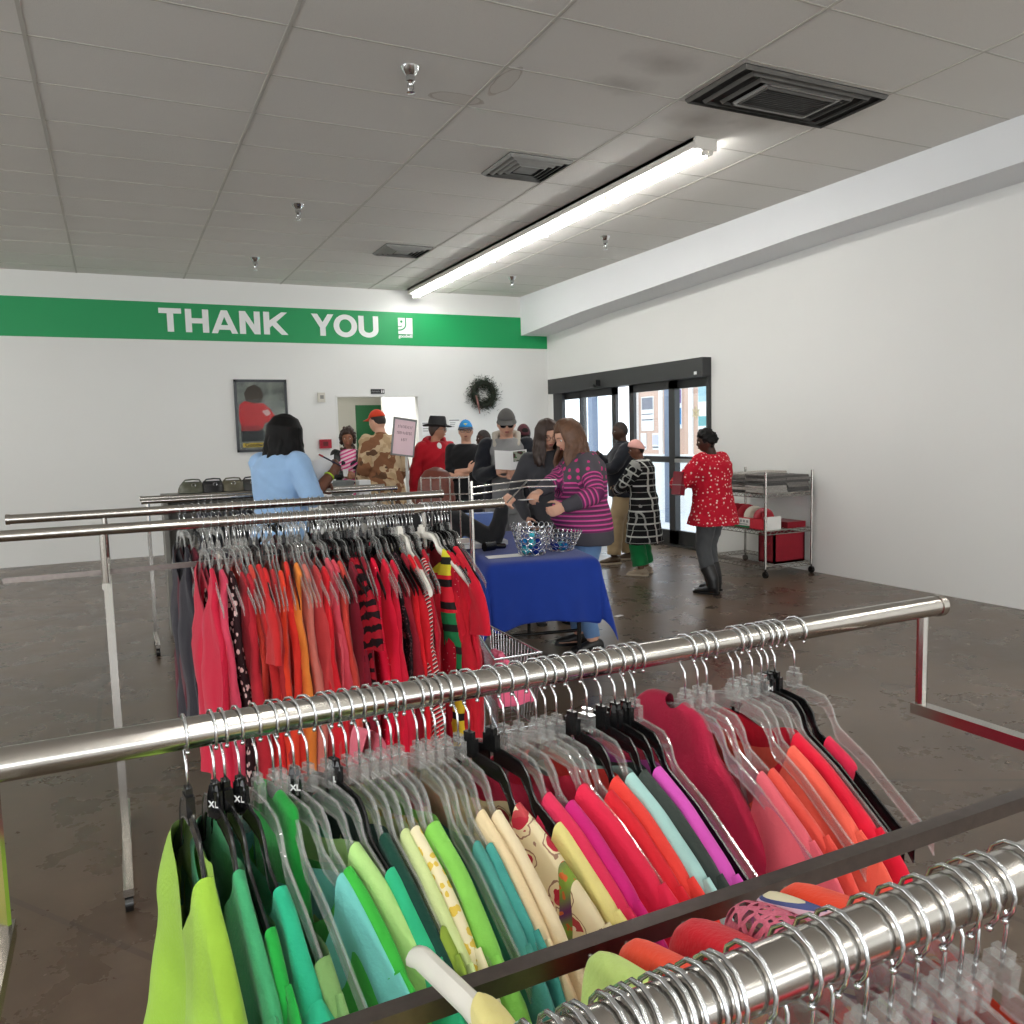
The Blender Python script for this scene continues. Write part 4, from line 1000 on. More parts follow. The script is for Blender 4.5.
def person(label, loc, face, S=1.7, g=1.0, lean=0, side=0, head=(0, 0, 0), hipz=.93, sk=S_PALE, female=0, belly=0,
           handR=(.25, .05, .85), handL=(-.25, .05, .85), elbR=(.3, -.6, -.6), elbL=(-.3, -.6, -.6), palmR=None, palmL=None, dirR=None, dirL=None, curl=.5,
           footR=(.1, .02, 0), footL=(-.1, .02, 0), kneeR=(0, 1, 0), kneeL=(0, 1, 0),
           top=None, pants=None, shoes=None, hair=None, extra=None, face_bits=True, lips=LIPM, group=None, sh=1.0):
    k = S/1.75; th = math.atan2(-face[0], face[1])
    root = thing('person', label, 'person', (loc[0], loc[1], 0), th, group)
    hp = Vector((0, 0, hipz)); dz = hipz-.93
    RL = Matrix.Rotation(-math.radians(lean), 3, 'X') @ Matrix.Rotation(math.radians(side), 3, 'Y')
    def Tz(p):      # torso space (standing coordinates) -> posed, still unscaled
        p = Vector(p); u = max(0, min(1, (p.z-.88)/.3)) if lean or side else 0
        q = Vector((p.x, p.y, p.z-.93)); r = RL @ q
        return hp+q.lerp(r, u)
    nb = Tz((0, 0, 1.48)); hyaw, hpit, hrol = [math.radians(a) for a in head]
    HX = Matrix.Translation(nb) @ Matrix.Rotation(hyaw, 4, 'Z') @ Matrix.Rotation(-hpit, 4, 'X') @ Matrix.Rotation(hrol, 4, 'Y') @ Matrix.Translation(Vector((0, .022, .138)))
    shR, shL = Tz((.165*g**.5*sh, -.005, 1.405)), Tz((-.165*g**.5*sh, -.005, 1.405))
    eR, wR = ik(shR, handR, .285, .255, elbR); eL, wL = ik(shL, handL, .285, .255, elbL)
    hR, hL = hp+Vector((.092, 0, -.02)), hp+Vector((-.092, 0, -.02))
    aR, aL = Vector(footR)+Vector((0, 0, .085)), Vector(footL)+Vector((0, 0, .085))
    kR, aR = ik(hR, aR, .42, .42, kneeR); kL, aL = ik(hL, aL, .42, .42, kneeL)
    def torso(mb, z0, z1, inf, flare=0, n=28, step=.035, gg=g):
        secs = []; zs = list(np.arange(z0, z1, step))+[z1]
        for z in zs:
            rx, ry, yo = tsec(max(z, .93 if z0 < .93 else z)); b = belly*math.exp(-((z-1.04)/.13)**2)
            if z < .93 and z0 < .93: rx, ry, yo = .168+flare*(.93-z), .118+flare*(.93-z), -.008
            rx = rx*(gg if z < 1.4 else gg**.6)+inf; ry = (ry*(gg if z < 1.4 else gg**.5)+inf+b*.5)
            c = Tz((0, yo+b*.5, z)); up = (Tz((0, yo, z+.01))-Tz((0, yo, z-.01))).normalized(); ux = Vector((1, 0, 0)); ux = (ux-up*ux.dot(up)).normalized(); uy = up.cross(ux)
            if z < .86: ux, uy = Vector((1, 0, 0)), Vector((0, 1, 0))
            secs.append((c, ux*rx, uy*ry))
        mb.loft(secs, n)
        if female:
            for s in (-1, 1):
                mb.ell(Tz((s*.075*gg, .075*gg+inf*.6, 1.265)), (.066*gg+inf*.4, .062*gg+inf*.3, .07*gg), 14, 9)
    def arm(mb, s, e, w, inf, u0=0, u1=1.0, r=(.054, .048, .042, .040, .033, .026), taper=0):
        P = [s, s.lerp(e, .5), e, e.lerp(w, .35), e.lerp(w, .75), w]
        tot = [0, .25, .5, .68, .88, 1.0]; pts, rs = [], []
        for i in range(13):
            u = u0+(u1-u0)*i/12
            j = max(q for q in range(6) if tot[q] <= u+1e-9); j = min(j, 4); f = (u-tot[j])/(tot[j+1]-tot[j])
            pts.append(P[j].lerp(P[j+1], f)); rs.append((lerp(r[j], r[j+1], f))*g**.6+inf+taper*u)
        mb.tube(pts, rs, 14, rnd=True)
    def leg(mb, h, kn, a, inf, u1=1.0, r=(.088, .076, .058, .056, .045, .038), flare=0):
        P = [h, h.lerp(kn, .5), kn, kn.lerp(a, .35), kn.lerp(a, .75), a]
        tot = [0, .25, .5, .68, .88, 1.0]; pts, rs = [], []
        for i in range(15):
            u = u1*i/14; j = max(q for q in range(6) if tot[q] <= u+1e-9); j = min(j, 4); f = (u-tot[j])/(tot[j+1]-tot[j])
            pts.append(P[j].lerp(P[j+1], f)); rs.append(lerp(r[j], r[j+1], f)*g**.6+inf+flare*max(0, u-.5))
        mb.tube(pts, rs, 16)
    def hand(mb, e, w, sd, palm, dr, cu):
        d = Vector(dr).normalized() if dr else (w-e).normalized()
        pn = Vector(palm) if palm else Vector((-sd, 0, 0)); pn = (pn-d*pn.dot(d)).normalized()
        sv = d.cross(pn)*1.0   # towards one edge
        if sd > 0: tdir = -sv if (d.cross(pn)).dot(Vector((0, 1, 0))) < 0 else sv
        else: tdir = -sv if (d.cross(pn)).dot(Vector((0, 1, 0))) < 0 else sv
        secs = []
        for f, hw, tk in ((-.01, .026, .020), (.02, .034, .017), (.05, .041, .015), (.085, .041, .013), (.095, .038, .011)):
            secs.append((w+d*f, tdir*hw, pn*tk))
        mb.loft(secs, 14)
        for i, (off, ln) in enumerate(((.031, .068), (.0105, .077), (-.0105, .072), (-.031, .056))):
            p = w+d*.088+tdir*off; pts = [p]; a = 0
            for s_ in (.45, .32, .23):
                a += cu*(1.0 if i < 3 else 1.15); p = p+(d*math.cos(a)+pn*math.sin(a))*ln*s_*1.1; pts.append(p)
            mb.tube(pts, [.0098, .009, .008, .007], 8, rnd=True)
        p0 = w+d*.03+tdir*.03; p1 = p0+(d*.55+tdir*.7+pn*.45).normalized()*.036; p2 = p1+(d*.85+tdir*.25+pn*.5).normalized()*.032; p3 = p2+(d*.95+pn*.3).normalized()*.018
        mb.tube([p0, p1, p2, p3], [.0135, .011, .0095, .008], 8, rnd=True)
    K = Matrix.Scale(k, 4)
    # --- body, one continuous skin
    b = MB(); torso(b, .84, 1.47, 0)
    b.tube([Tz((0, -.006, 1.42)), Tz((0, .0, 1.5)), HX @ Vector((0, -.012, -.06))], [.062, .056, .055], 16, rnd=True)
    mesh_head(b, HX)
    arm(b, shR, eR, wR, 0); arm(b, shL, eL, wL, 0); hand(b, eR, wR, 1, palmR, dirR, curl); hand(b, eL, wL, -1, palmL, dirL, curl)
    leg(b, hR, kR, aR, 0); leg(b, hL, kL, aL, 0)
    for a_ in (aR, aL):
        b.tube([a_+Vector((0, -.03, -.05)), a_+Vector((0, .06, -.055)), a_+Vector((0, .15, -.065))], [.03, .032, .022], 10, rnd=True)
    b.xf(K); me = fuse(b, .0068, 3, .5)
    body = build('body', me, sk, root, angle=180)
    if face_bits:
        for s in (-1, 1):
            e = MB(); e.ell(HX @ Vector((s*.031, .0735, .006)), (.0125, .0095, .0095), 12, 8, 0, HX.to_3x3()); e.ell(HX @ Vector((s*.031, .0805, .006)), (.0058, .0035, .0058), 10, 6, 1, HX.to_3x3())
            e.xf(K); build('eye', e, [EYEW, EYED], root)
            br = MB().tube([HX @ Vector((s*.014, .0925, .028)), HX @ Vector((s*.032, .0905, .033)), HX @ Vector((s*.05, .078, .027))], [.0028, .0032, .0016], 6).xf(K)
            build('eyebrow', br, hair['mat'] if hair and hair.get('mat') else EYED, root)
        lp = MB().ell(HX @ Vector((0, .0925, -.052)), (.021, .007, .0048), 12, 6, 0, HX.to_3x3()).ell(HX @ Vector((0, .0915, -.059)), (.017, .0065, .0045), 12, 6, 0, HX.to_3x3()).xf(K)
        build('mouth', lp, lips, root)
    # --- clothing
    if pants:
        m = MB(); inf = pants.get('inf', .014)
        torso(m, .86, pants.get('waist', 1.04), inf); u1 = pants.get('u1', .97)
        leg(m, hR, kR, aR, inf, u1, flare=pants.get('flare', 0)); leg(m, hL, kL, aL, inf, u1, flare=pants.get('flare', 0)); m.xf(K)
        me = fuse(m, .010, 4); wrinkle(me, .005, 14)
        build(pants.get('name', 'trousers'), me, pants['mat'], root, angle=180)
    if shoes:
        for a_, ft in ((aR, 1), (aL, -1)):
            yawf = Matrix.Rotation(math.radians(-8*ft), 3, 'Z'); o_ = Vector((a_.x, a_.y, max(0, a_.z-.085)))
            m = MB(); secs = []
            for y, hw, h in ((-.085, .022, .05), (-.07, .034, .075), (-.03, .038, .092), (.03, .041, .08), (.09, .046, .058), (.15, .043, .044), (.185, .026, .03)):
                secs.append((o_+yawf @ Vector((0, y, .012+h/2)), yawf @ Vector((hw, 0, 0)), Vector((0, 0, h/2))))
            m.loft(secs, 16)
            if shoes.get('shaft'): m.tube([o_+Vector((0, -.03, .06)), o_+Vector((0, -.02, .16)), (a_.lerp(kR if ft > 0 else kL, shoes['shaft']))], [.056, .066, .082], 16)
            m.xf(K); me = fuse(m, .008, 3); sh_ = build('boot' if shoes.get('shaft') else 'shoe', me, shoes['mat'], root, angle=180)
            so = MB().prism([tuple((o_+yawf @ Vector((x, y, 0))).xy) for x, y in ((-.03, -.09), (.03, -.09), (.042, -.03), (.04, .03), (.049, .1), (.043, .16), (.02, .195), (-.02, .195), (-.043, .16), (-.049, .1), (-.04, .03), (-.042, -.03))], lambda u, v: (u, v, .002), (0, 0, .022)).xf(K)
            build('sole', so, shoes.get('sole', BLKP), sh_, smooth=False)
    if top:
        m = MB(); inf = top.get('inf', .018); z0 = top.get('hem', .88)
        torso(m, z0, top.get('neck', 1.474), inf, top.get('flare', .1))
        sl = top.get('sleeve', 1.0); si = top.get('sinf', .012)
        if sl > 0:
            arm(m, shR, eR, wR, si, 0, sl, taper=top.get('taper', 0)); arm(m, shL, eL, wL, si, 0, sl, taper=top.get('taper', 0))
        if top.get('hood'): m.tube([Tz((.10, .05, 1.45)), Tz((.12, -.03, 1.5)), Tz((.06, -.11, 1.5)), Tz((-.06, -.11, 1.5)), Tz((-.12, -.03, 1.5)), Tz((-.10, .05, 1.45))], [.025, .036, .05, .05, .036, .025], 12, rnd=True)
        if top.get('collar'): m.tube([Tz((.058*math.cos(t), .058*math.sin(t)+.0, 1.485)) for t in np.linspace(0, 2*PI, 17)[:-1]], .017, 8, closed=True)
        m.xf(K); me = fuse(m, top.get('vox', .0095), 4); wrinkle(me, top.get('wr', .006), 11)
        # pattern coordinate: height on the trunk, distance along the sleeve
        n = len(me.vertices); co = np.empty(n*3); me.vertices.foreach_get('co', co); co = co.reshape(-1, 3)/k
        best = np.full(n, 1e9); al = co[:, 2].copy(); isarm = np.zeros(n)
        ax = np.abs(np.linalg.norm((co-np.array(Tz((0, 0, 1.2))))[:, :2]*np.array([1, 1.3]), axis=1)); lim = .172*g+inf
        for (s_, e_, w_) in ((shR, eR, wR), (shL, eL, wL)):
            for (p, q, o0) in ((s_, e_, 0), (e_, w_, .285)):
                p_, q_ = np.array(p), np.array(q); d = q_-p_; L = np.linalg.norm(d); t = np.clip(((co-p_)@d)/L/L, 0, 1)
                dist = np.linalg.norm(co-(p_+t[:, None]*d), axis=1); hit = (dist < .085*g**.6+si) & (dist < best) & ((ax > lim*.92) | (o0 > 0))
                best[hit] = dist[hit]; al[hit] = (1.40-(o0+t*L)[hit]); isarm[hit] = 1
        at = me.attributes.new('along', 'FLOAT', 'POINT'); at.data.foreach_set('value', al.astype(np.float32))
        at = me.attributes.new('isarm', 'FLOAT', 'POINT'); at.data.foreach_set('value', isarm.astype(np.float32))
        build(top.get('name', 'shirt'), me, top['mat'], root, angle=180)
    ctx = dict(root=root, HX=HX, K=K, k=k, Tz=Tz, wR=wR, wL=wL, eR=eR, eL=eL, shR=shR, shL=shL, arm=arm, torso=torso, kR=kR, aR=aR)
    if hair: make_hair(ctx, **hair)
    if extra: extra(ctx)
    return root
def wrinkle(me, amp, sc):
    n = len(me.vertices); co = np.empty(n*3); me.vertices.foreach_get('co', co); co = co.reshape(-1, 3)
    no = np.empty(n*3); me.vertices.foreach_get('normal', no); no = no.reshape(-1, 3)
    x, y, z = co.T
    d = np.sin(x*sc*2.1+z*sc*1.3+1)*np.sin(z*sc*2.7-y*sc*1.7+x*sc)+.6*np.sin(z*sc*4.3+x*sc*3.1+y*sc*2.2)*np.sin(y*sc*3.7-z*sc*1.1)+.35*np.sin(z*sc*7+x*sc*5)
    co += no*(d*amp*.5)[:, None]; me.vertices.foreach_set('co', co.ravel()); me.update()
def make_hair(c, mat=None, style='short', length=.3, seed=1, vol=1.0, **kw):
    HX, K, root = c['HX'], c['K'], c['root']; rg = random.Random(seed); m = MB(); R3 = HX.to_3x3()
    if style == 'none': return
    hair_shell(m, HX, kw.get('thick', .012), kw.get('front', .55), kw.get('side', .05), kw.get('back', -.45), lump=kw.get('lump', 0), seed=seed)
    if style in ('long', 'bob'):
        n = kw.get('n', 34); fa = kw.get('frontang', 62)
        for i in range(n):
            az = math.radians(lerp(-180+(90-fa), 180-(90-fa), i/(n-1)))  # 0 = back
            a = -PI/2+az*1.0
            d0 = Vector((math.cos(a), math.sin(a), 0))
            pts = []; rs = []
            for el in (78, 48, 18, -8):
                t = math.radians(el); d = Vector((d0.x*math.cos(t), d0.y*math.cos(t), math.sin(t))); p = head_r(d, 0); pts.append(HX @ (p*(1+(.010+.007*vol)/p.length)))
            out = R3 @ d0; out.z = 0
            L = length*rg.uniform(.88, 1.08); p = pts[-1].copy(); sp = kw.get('spread', .03); wv = kw.get('wave', .006); ph = rg.uniform(0, 6)
            for q in range(1, 7):
                f = q/6; p2 = p+Vector((0, 0, -L*f))+out*(sp*math.sin(f*PI*.6)*vol)+Vector((wv*math.sin(ph+f*9), wv*math.cos(ph+f*7), 0))
                bk = kw.get('fwd', 0); p2 += (R3 @ Vector((0, bk*f, 0)))
                pts.append(p2)
            rr = .019*vol; rs = [rr*.5, rr*.9, rr, rr, rr*.98, rr*.95, rr*.9, rr*.8, rr*.6, rr*.28]
            m.tube(pts, rs, 8, rnd=True)
    if style == 'curly':
        for i in range(kw.get('n', 150)):
            d = Vector((rg.gauss(0, 1), rg.gauss(-.35, 1), rg.gauss(.15, 1))).normalized()
            if d.y > .35 and d.z < .55: continue
            p = head_r(d, 0)*(1+rg.uniform(.05, .38)*vol); 
            if d.z < -.2: p.z -= rg.uniform(0, .08)*vol
            m.ell(HX @ p, (.022*vol,)*3, 8, 6)
    if style == 'spiky':
        for i in range(70):
            d = Vector((rg.gauss(0, .8), rg.gauss(-.4, .8), abs(rg.gauss(.6, .6))-.2)).normalized()
            if d.y > .5 and d.z < .5: continue
            p = head_r(d, 0); q = p*(1.22+rg.uniform(0, .12)); m.tube([HX @ p, HX @ (p*1.12), HX @ (q+Vector((0, -.01, 0)))], [.017, .014, .004], 7)
    m.xf(K); me = fuse(m, kw.get('vox', .0065), kw.get('sm', 2), .4)
    build('hair', me, mat, root, angle=180)
def hat(c, kind, m_, name, m2=None, brim=0, parent=None):
    HX, K, root = c['HX'], c['K'], c['root']; R3 = HX.to_3x3(); m = MB()
    if kind in ('cap', 'beanie'):
        n = 30; rr = []
        lo = .34 if kind == 'cap' else .16; infl = 1.10 if kind == 'cap' else 1.15
        tilt = -.16 if kind == 'beanie' else 0
        for q in range(9):
            t = math.asin(lo)+(PI/2*.985-math.asin(lo))*q/8; ring = []
            for k in range(n):
                a = 2*PI*k/n; d = Vector((math.cos(t)*math.cos(a), math.cos(t)*math.sin(a), math.sin(t))); p = head_r(d, 0)*infl
                p.z += .004-(tilt*-1)*0+(.10*d.y*math.cos(t) if kind == 'beanie' else 0)*.35; p.z = .04+(p.z-.04)*.97 if kind == 'cap' else p.z; ring.append(HX @ p)
            rr.append(ring)
        m.rings(rr); m.xf(K); h = build(name, m, m_, root, angle=180)
        if kind == 'cap':
            b = MB(); top_, bot = [], []
            for i in range(15):
                a = PI*(.08+.84*i/14); d = Vector((math.cos(a), math.sin(a), .36)); p = head_r(d.normalized(), 0)*1.10
                e = p+Vector((math.cos(a)*.012, math.sin(a)*.078, -.012-.010*abs(math.cos(a)))); top_.append(p+Vector((0, -.004, .004))); bot.append(e)
            vs = [HX @ p for p in top_+bot]+[HX @ (p+Vector((0, 0, -.005))) for p in top_+bot]; N = 15; fs = []
            for i in range(N-1): fs += [(i, i+1, N+i+1, N+i), (2*N+i, 3*N+i, 3*N+i+1, 2*N+i+1), (N+i, N+i+1, 3*N+i+1, 3*N+i), (i, 2*N+i, 2*N+i+1, i+1)]
            fs += [(0, N, 3*N, 2*N), (N-1, 3*N-1, 4*N-1, 2*N-1)]
            b.add(vs, fs); b.xf(K); build('brim', b, m2 or m_, h, angle=50)
            build('button', MB().ell(HX @ Vector((0, 0, .128)), (.008, .008, .005), 8, 5).xf(K), m2 or m_, h)
        return h
    if kind == 'fedora':
        secs = []
        for z, rx, ry in ((.035, .094, .117), (.06, .092, .114), (.11, .086, .106), (.15, .078, .096), (.163, .07, .088), (.158, .05, .068), (.146, .02, .05)):
            secs.append((HX @ Vector((0, -.006, z)), R3 @ Vector((rx, 0, 0)), R3 @ Vector((0, ry, 0))))
        m.loft(secs, 28); m.xf(K); h = build(name, m, m_, root, angle=180)
        b = MB(); rr = []
        for sgn in (1, -1):
            for rx, ry, zz in ((.088, .110, .040), (.115, .142, .036), (.138, .168, .040), (.146, .178, .046))[::sgn]:
                rr.append([HX @ Vector((rx*math.cos(a), -.006+ry*math.sin(a), zz+.022*abs(math.cos(a))**2*(rx/.146)**2-(0 if sgn > 0 else .004))) for a in [2*PI*k/32 for k in range(32)]])
        b.rings(rr, cap=False, closed=True); b.xf(K); build('brim', b, m_, h, angle=180)
        build('hat_band', MB().loft([(HX @ Vector((0, -.006, z)), R3 @ Vector((.0965, 0, 0)), R3 @ Vector((0, .119, 0))) for z in (.045, .068)], 28, cap=False).xf(K), m2 or BLKP, h)
        return h
def spectacles(c, m_, tint=None, w_=.024, h_=.018):
    HX, K, root = c['HX'], c['K'], c['root']; m = MB()
    for s in (-1, 1):
        m.tube([HX @ Vector((s*.032+w_*math.copysign(abs(math.cos(t))**.7, math.cos(t)), .0985-.12*abs(s*.032+w_*math.cos(t))**1.5*2, .004+h_*math.copysign(abs(math.sin(t))**.7, math.sin(t)))) for t in [2*PI*i/18 for i in range(18)]], .0022, 6, closed=True)
        m.tube([HX @ Vector((s*.056, .09, .01)), HX @ Vector((s*.077, .06, .01)), HX @ Vector((s*.08, -.01, .006))], .0022, 5)
    m.tube([HX @ Vector((-.009, .098, .006)), HX @ Vector((0, .101, .009)), HX @ Vector((.009, .098, .006))], .002, 5)
    m.xf(K); g_ = build('glasses', m, m_, root)
    if tint:
        l = MB()
        for s in (-1, 1): l.ell(HX @ Vector((s*.032, .0945, .004)), (w_, .0015, h_), 12, 6, 0, HX.to_3x3())
        l.xf(K); build('lenses', l, tint, g_)
    return g_
def W2L(loc, face, S, p):
    th = math.atan2(-face[0], face[1]); k = S/1.75
    v = Matrix.Rotation(-th, 3, 'Z') @ Vector((p[0]-loc[0], p[1]-loc[1], p[2])); return v/k
def along_mat(name, fn):
    t = NT(name); a = t.add('ShaderNodeAttribute'); a.attribute_name = 'along'; b = t.add('ShaderNodeAttribute'); b.attribute_name = 'isarm'
    t.col(fn(t, a.outputs['Fac'], b.outputs['Fac'])); t.b.inputs['Roughness'].default_value = .9; t.b.inputs['Specular IOR Level'].default_value = .2
    t.bump(t.noise(180, 2).outputs[0], .2, .004); return t.m
def plum(t, al, ia):
    u = t.math('FRACT', t.math('DIVIDE', t.math('ADD', al, 5), .034)); st = t.math('LESS_THAN', u, .34)
    c = t.mix(st, rgb(104, 44, 86), rgb(206, 84, 148)); c = t.mix(t.math('LESS_THAN', t.math('ABSOLUTE', t.math('SUBTRACT', u, .5)), .07), c, rgb(92, 86, 96))
    v = t.add('ShaderNodeTexVoronoi'); v.inputs['Scale'].default_value = 19; v.inputs['Randomness'].default_value = .25; t.link(t.obj(), v.inputs['Vector'])
    dots = t.mix(t.math('LESS_THAN', v.outputs['Distance'], .27), rgb(82, 78, 84), rgb(206, 62, 130))
    c = t.mix(t.math('GREATER_THAN', al, 1.27), c, dots)
    c = t.mix(t.math('MULTIPLY', t.math('LESS_THAN', al, .90), t.math('SUBTRACT', 1.0, ia)), c, rgb(74, 72, 78))
    return t.mix(t.math('MULTIPLY', t.math('LESS_THAN', al, .965), ia), c, rgb(70, 68, 74))
PLUM = along_mat('plum_striped_knit', plum)
def plaid(t, al, ia):
    s = t.sep(); w1 = t.noise(8, 2); wx = t.math('ADD', s[0], t.math('MULTIPLY', s[1], .35))
    def ln(v, p, w_, o=0): 
        return t.math('LESS_THAN', t.math('ABSOLUTE', t.math('SUBTRACT', t.math('FRACT', t.math('DIVIDE', t.math('ADD', v, 5+o), p)), .5)), w_)
    a = t.math('ADD', t.math('ADD', ln(wx, .16, .06), ln(al, .16, .06), True), t.math('MULTIPLY', t.math('ADD', ln(wx, .08, .045, .04), ln(al, .08, .045, .04), True), .6), True)
    return t.mix(t.math('MULTIPLY', a, .85), rgb(20, 20, 22), rgb(196, 198, 192))
PLAID = along_mat('black_white_plaid', plaid)
def redpat(t, al, ia):
    v = t.add('ShaderNodeTexVoronoi'); v.inputs['Scale'].default_value = 30; v.inputs['Randomness'].default_value = .7; t.link(t.obj(), v.inputs['Vector'])
    v2 = t.add('ShaderNodeTexVoronoi'); v2.inputs['Scale'].default_value = 24; t.link(t.obj(), v2.inputs['Vector'])
    c = t.mix(t.math('LESS_THAN', v2.outputs['Distance'], .16), rgb(184, 22, 44), rgb(206, 110, 110))
    return t.mix(t.math('LESS_THAN', v.outputs['Distance'], .24), c, rgb(238, 214, 206))
REDP = along_mat('red_top_white_specks', redpat)
def camo(t, al, ia):
    n1, n2 = t.noise(5.5, 2), t.noise(7.5, 2, vec=None)
    c = t.mix(t.math('GREATER_THAN', n2.outputs[0], .5), rgb(196, 172, 140), rgb(178, 152, 118))
    n3 = t.noise(9, 1.5); c = t.mix(t.math('GREATER_THAN', n1.outputs[0], .54), c, rgb(128, 88, 62))
    return t.mix(t.math('GREATER_THAN', n3.outputs[0], .66), c, rgb(92, 66, 48))
CAMO = along_mat('desert_camouflage', camo)
def pinkst(t, al, ia):
    s = t.sep(); u = t.math('FRACT', t.math('DIVIDE', t.math('ADD', t.math('ADD', s[2], t.math('MULTIPLY', s[0], .4)), 5), .045))
    return t.mix(t.math('LESS_THAN', u, .5), rgb(216, 84, 142), rgb(236, 206, 214))
PINKS = along_mat('pink_white_stripe', pinkst)
H_BLACK, H_BROWN, H_DBROWN, H_AUB = mat('hair_black', (11, 9, 9), rough=.6, spec=.2, var=.3, scale=60), mat('hair_brown', (94, 64, 44), rough=.5, var=.3, scale=60), mat('hair_dark_brown', (54, 36, 28), rough=.5, var=.3, scale=60), mat('hair_auburn', (98, 46, 32), rough=.5, var=.25, scale=60)
H_SHORT = mat('hair_cropped', (40, 32, 28), rough=.8, var=.2)
JEANS = cloth('blue_jeans', (96, 128, 170)); DKP = cloth('dark_trousers', (28, 30, 38)); KHAKI = cloth('khaki_cotton', (168, 146, 112)); GRN = cloth('green_trousers', (12, 112, 58)); GJ = cloth('grey_jeans', (74, 76, 78))
BLACKT = cloth('black_knit', (20, 20, 23)); REDH = cloth('red_fleece', (176, 16, 34)); LBLUE = cloth('light_blue_polo', (150, 184, 222)); GREYC = cloth('charcoal_cardigan', (66, 66, 70)); NAVY = cloth('navy_black_jacket', (26, 28, 36)); GREYT = cloth('grey_jersey', (142, 142, 142))
LEATH = mat('black_leather_jacket', (30, 30, 30), rough=.4, var=.2)
BOOT = mat('black_boot_leather', (24, 23, 24), rough=.4, var=.15); BRSH = mat('brown_shoe_leather', (84, 66, 48), rough=.6, var=.15); TANS = mat('pale_sole', (170, 156, 136), rough=.7)
PAPER = mat('white_paper', (236, 236, 236), rough=.7, var=.01); FRM = mat('dark_spectacle_frame', (30, 26, 28), rough=.3)
PANTS = dict(mat=DKP, name='trousers'); SHOE = dict(mat=BOOT)

def jacket(c, m_, hem=.8, gap=.055, name='jacket', inf=.034, sinf=.022, wr=.008):
    """open front jacket: trunk shell with a gap at the front, plus sleeves"""
    K = c['K']; m = MB(); n = 40; rr_o, rr_i = [], []
    zs = list(np.arange(hem, 1.46, .04))+[1.462]
    for z in zs:
        rx, ry, yo = tsec(max(z, .88)); rx = rx*1.06+inf; ry = ry*1.06+inf; cc = c['Tz']((0, yo, z)); ring, ri = [], []
        a0 = math.asin(min(.9, gap/ry*1.3))
        for i in range(n+1):
            a = PI/2+a0+(2*PI-2*a0)*i/n; ring.append(cc+Vector((rx*math.cos(a), ry*math.sin(a), 0))); ri.append(cc+Vector(((rx-.014)*math.cos(a), (ry-.014)*math.sin(a), 0)))
        rr_o.append(ring+ri[::-1])
    m.rings(rr_o)
    for s, e, w_ in ((c['shR'], c['eR'], c['wR']), (c['shL'], c['eL'], c['wL'])): c['arm'](m, s, e, w_, sinf, 0, .97)
    m.xf(K); me = fuse(m, .0095, 3); wrinkle(me, wr, 10); return build(name, me, m_, c['root'], angle=180)
# 1 woman in the light blue polo, seen from behind
loc, face, S = (.94, 5.42), (.80, .52), 1.62
def ex1(c):
    K = c['K']; w_ = c['wR']; e = c['eR']; d = (w_-e).normalized()
    m = MB(); a = w_-d*.035; u = d.orthogonal().normalized(); v = d.cross(u)
    m.tube([a+(u*math.cos(t)+v*math.sin(t))*.033 for t in [2*PI*i/20 for i in range(20)]], .006, 6, closed=True).xf(K)
    build('bracelet', m, mat('lime_band', (176, 214, 40), rough=.4), c['root'])
    spectacles(c, FRM)
person('woman in a light blue polo seen from behind, long black hair, writing on paper', loc, face, S, 1.22, lean=3, head=(-28, 8, 0), sk=S_BROWN, female=1, belly=.03,
       handR=W2L(loc, face, S, (1.25, 5.24, 1.235)), elbR=(.5, -.5, -1), handL=W2L(loc, face, S, (1.20, 5.50, 1.13)), elbL=(-.5, -.3, -1), curl=.75,
       top=dict(mat=LBLUE, sleeve=.52, sinf=.03, hem=.84, collar=1, inf=.026, name='polo_shirt'), pants=dict(mat=DKP, name='trousers'), shoes=SHOE,
       hair=dict(mat=H_BLACK, style='long', length=.29, vol=1.1, spread=.022, wave=.010, n=34, thick=.022, seed=4, frontang=66), extra=ex1, lips=LIPD)
pn = thing('ballpoint_pen', 'dark pen held by the woman in the light blue polo', 'pen', (1.255, 5.245, 1.31)); pn.rotation_euler = (0, math.radians(-62), math.radians(15))
build('barrel', MB().tube([(0, 0, -.07), (0, 0, .07)], .005, 8), mat('pen_navy', (30, 34, 60), rough=.3), pn); build('cap', MB().tube([(0, 0, .07), (0, 0, .1)], .006, 8), mat('pen_red', (160, 30, 40), rough=.3), pn)
pp_ = build('paper_form', MB().obox((1.215, 5.36, 1.24), Vector((.07, -.02, .02)), Vector((.02, .05, .09)), Vector((-.0004, .0008, -.0005))), PAPER, smooth=False); tag(pp_, 'white paper form in the hands of the woman in light blue', 'paper')

# 2 woman in the doorway
loc, face, S = (2.58, 9.9), (-.34, -.94), 1.57
person('woman with curly dark hair in black jacket and pink striped top in the doorway', loc, face, S, 1.05, head=(0, 4, 0), sk=S_TAN, female=1,
       handR=(.06, .22, 1.14), elbR=(.6, -.4, -.6), handL=(-.1, .24, 1.12), elbL=(-.6, -.4, -.6), curl=.9,
       top=dict(mat=PINKS, sleeve=.2, hem=.84, name='striped_top', inf=.014), pants=PANTS, shoes=SHOE,
       hair=dict(mat=H_DBROWN, style='curly', vol=1.1, seed=3, side=.1, n=140), lips=LIPM,
       extra=lambda c: jacket(c, LEATH, .74))

tag(build('drink_cup', MB().lathe([(.026, 0), (.034, .08), (.035, .085)], (2.47, 9.66, 1.0), 14), PAPER), 'small white cup in the hands of the woman in the doorway', 'cup')

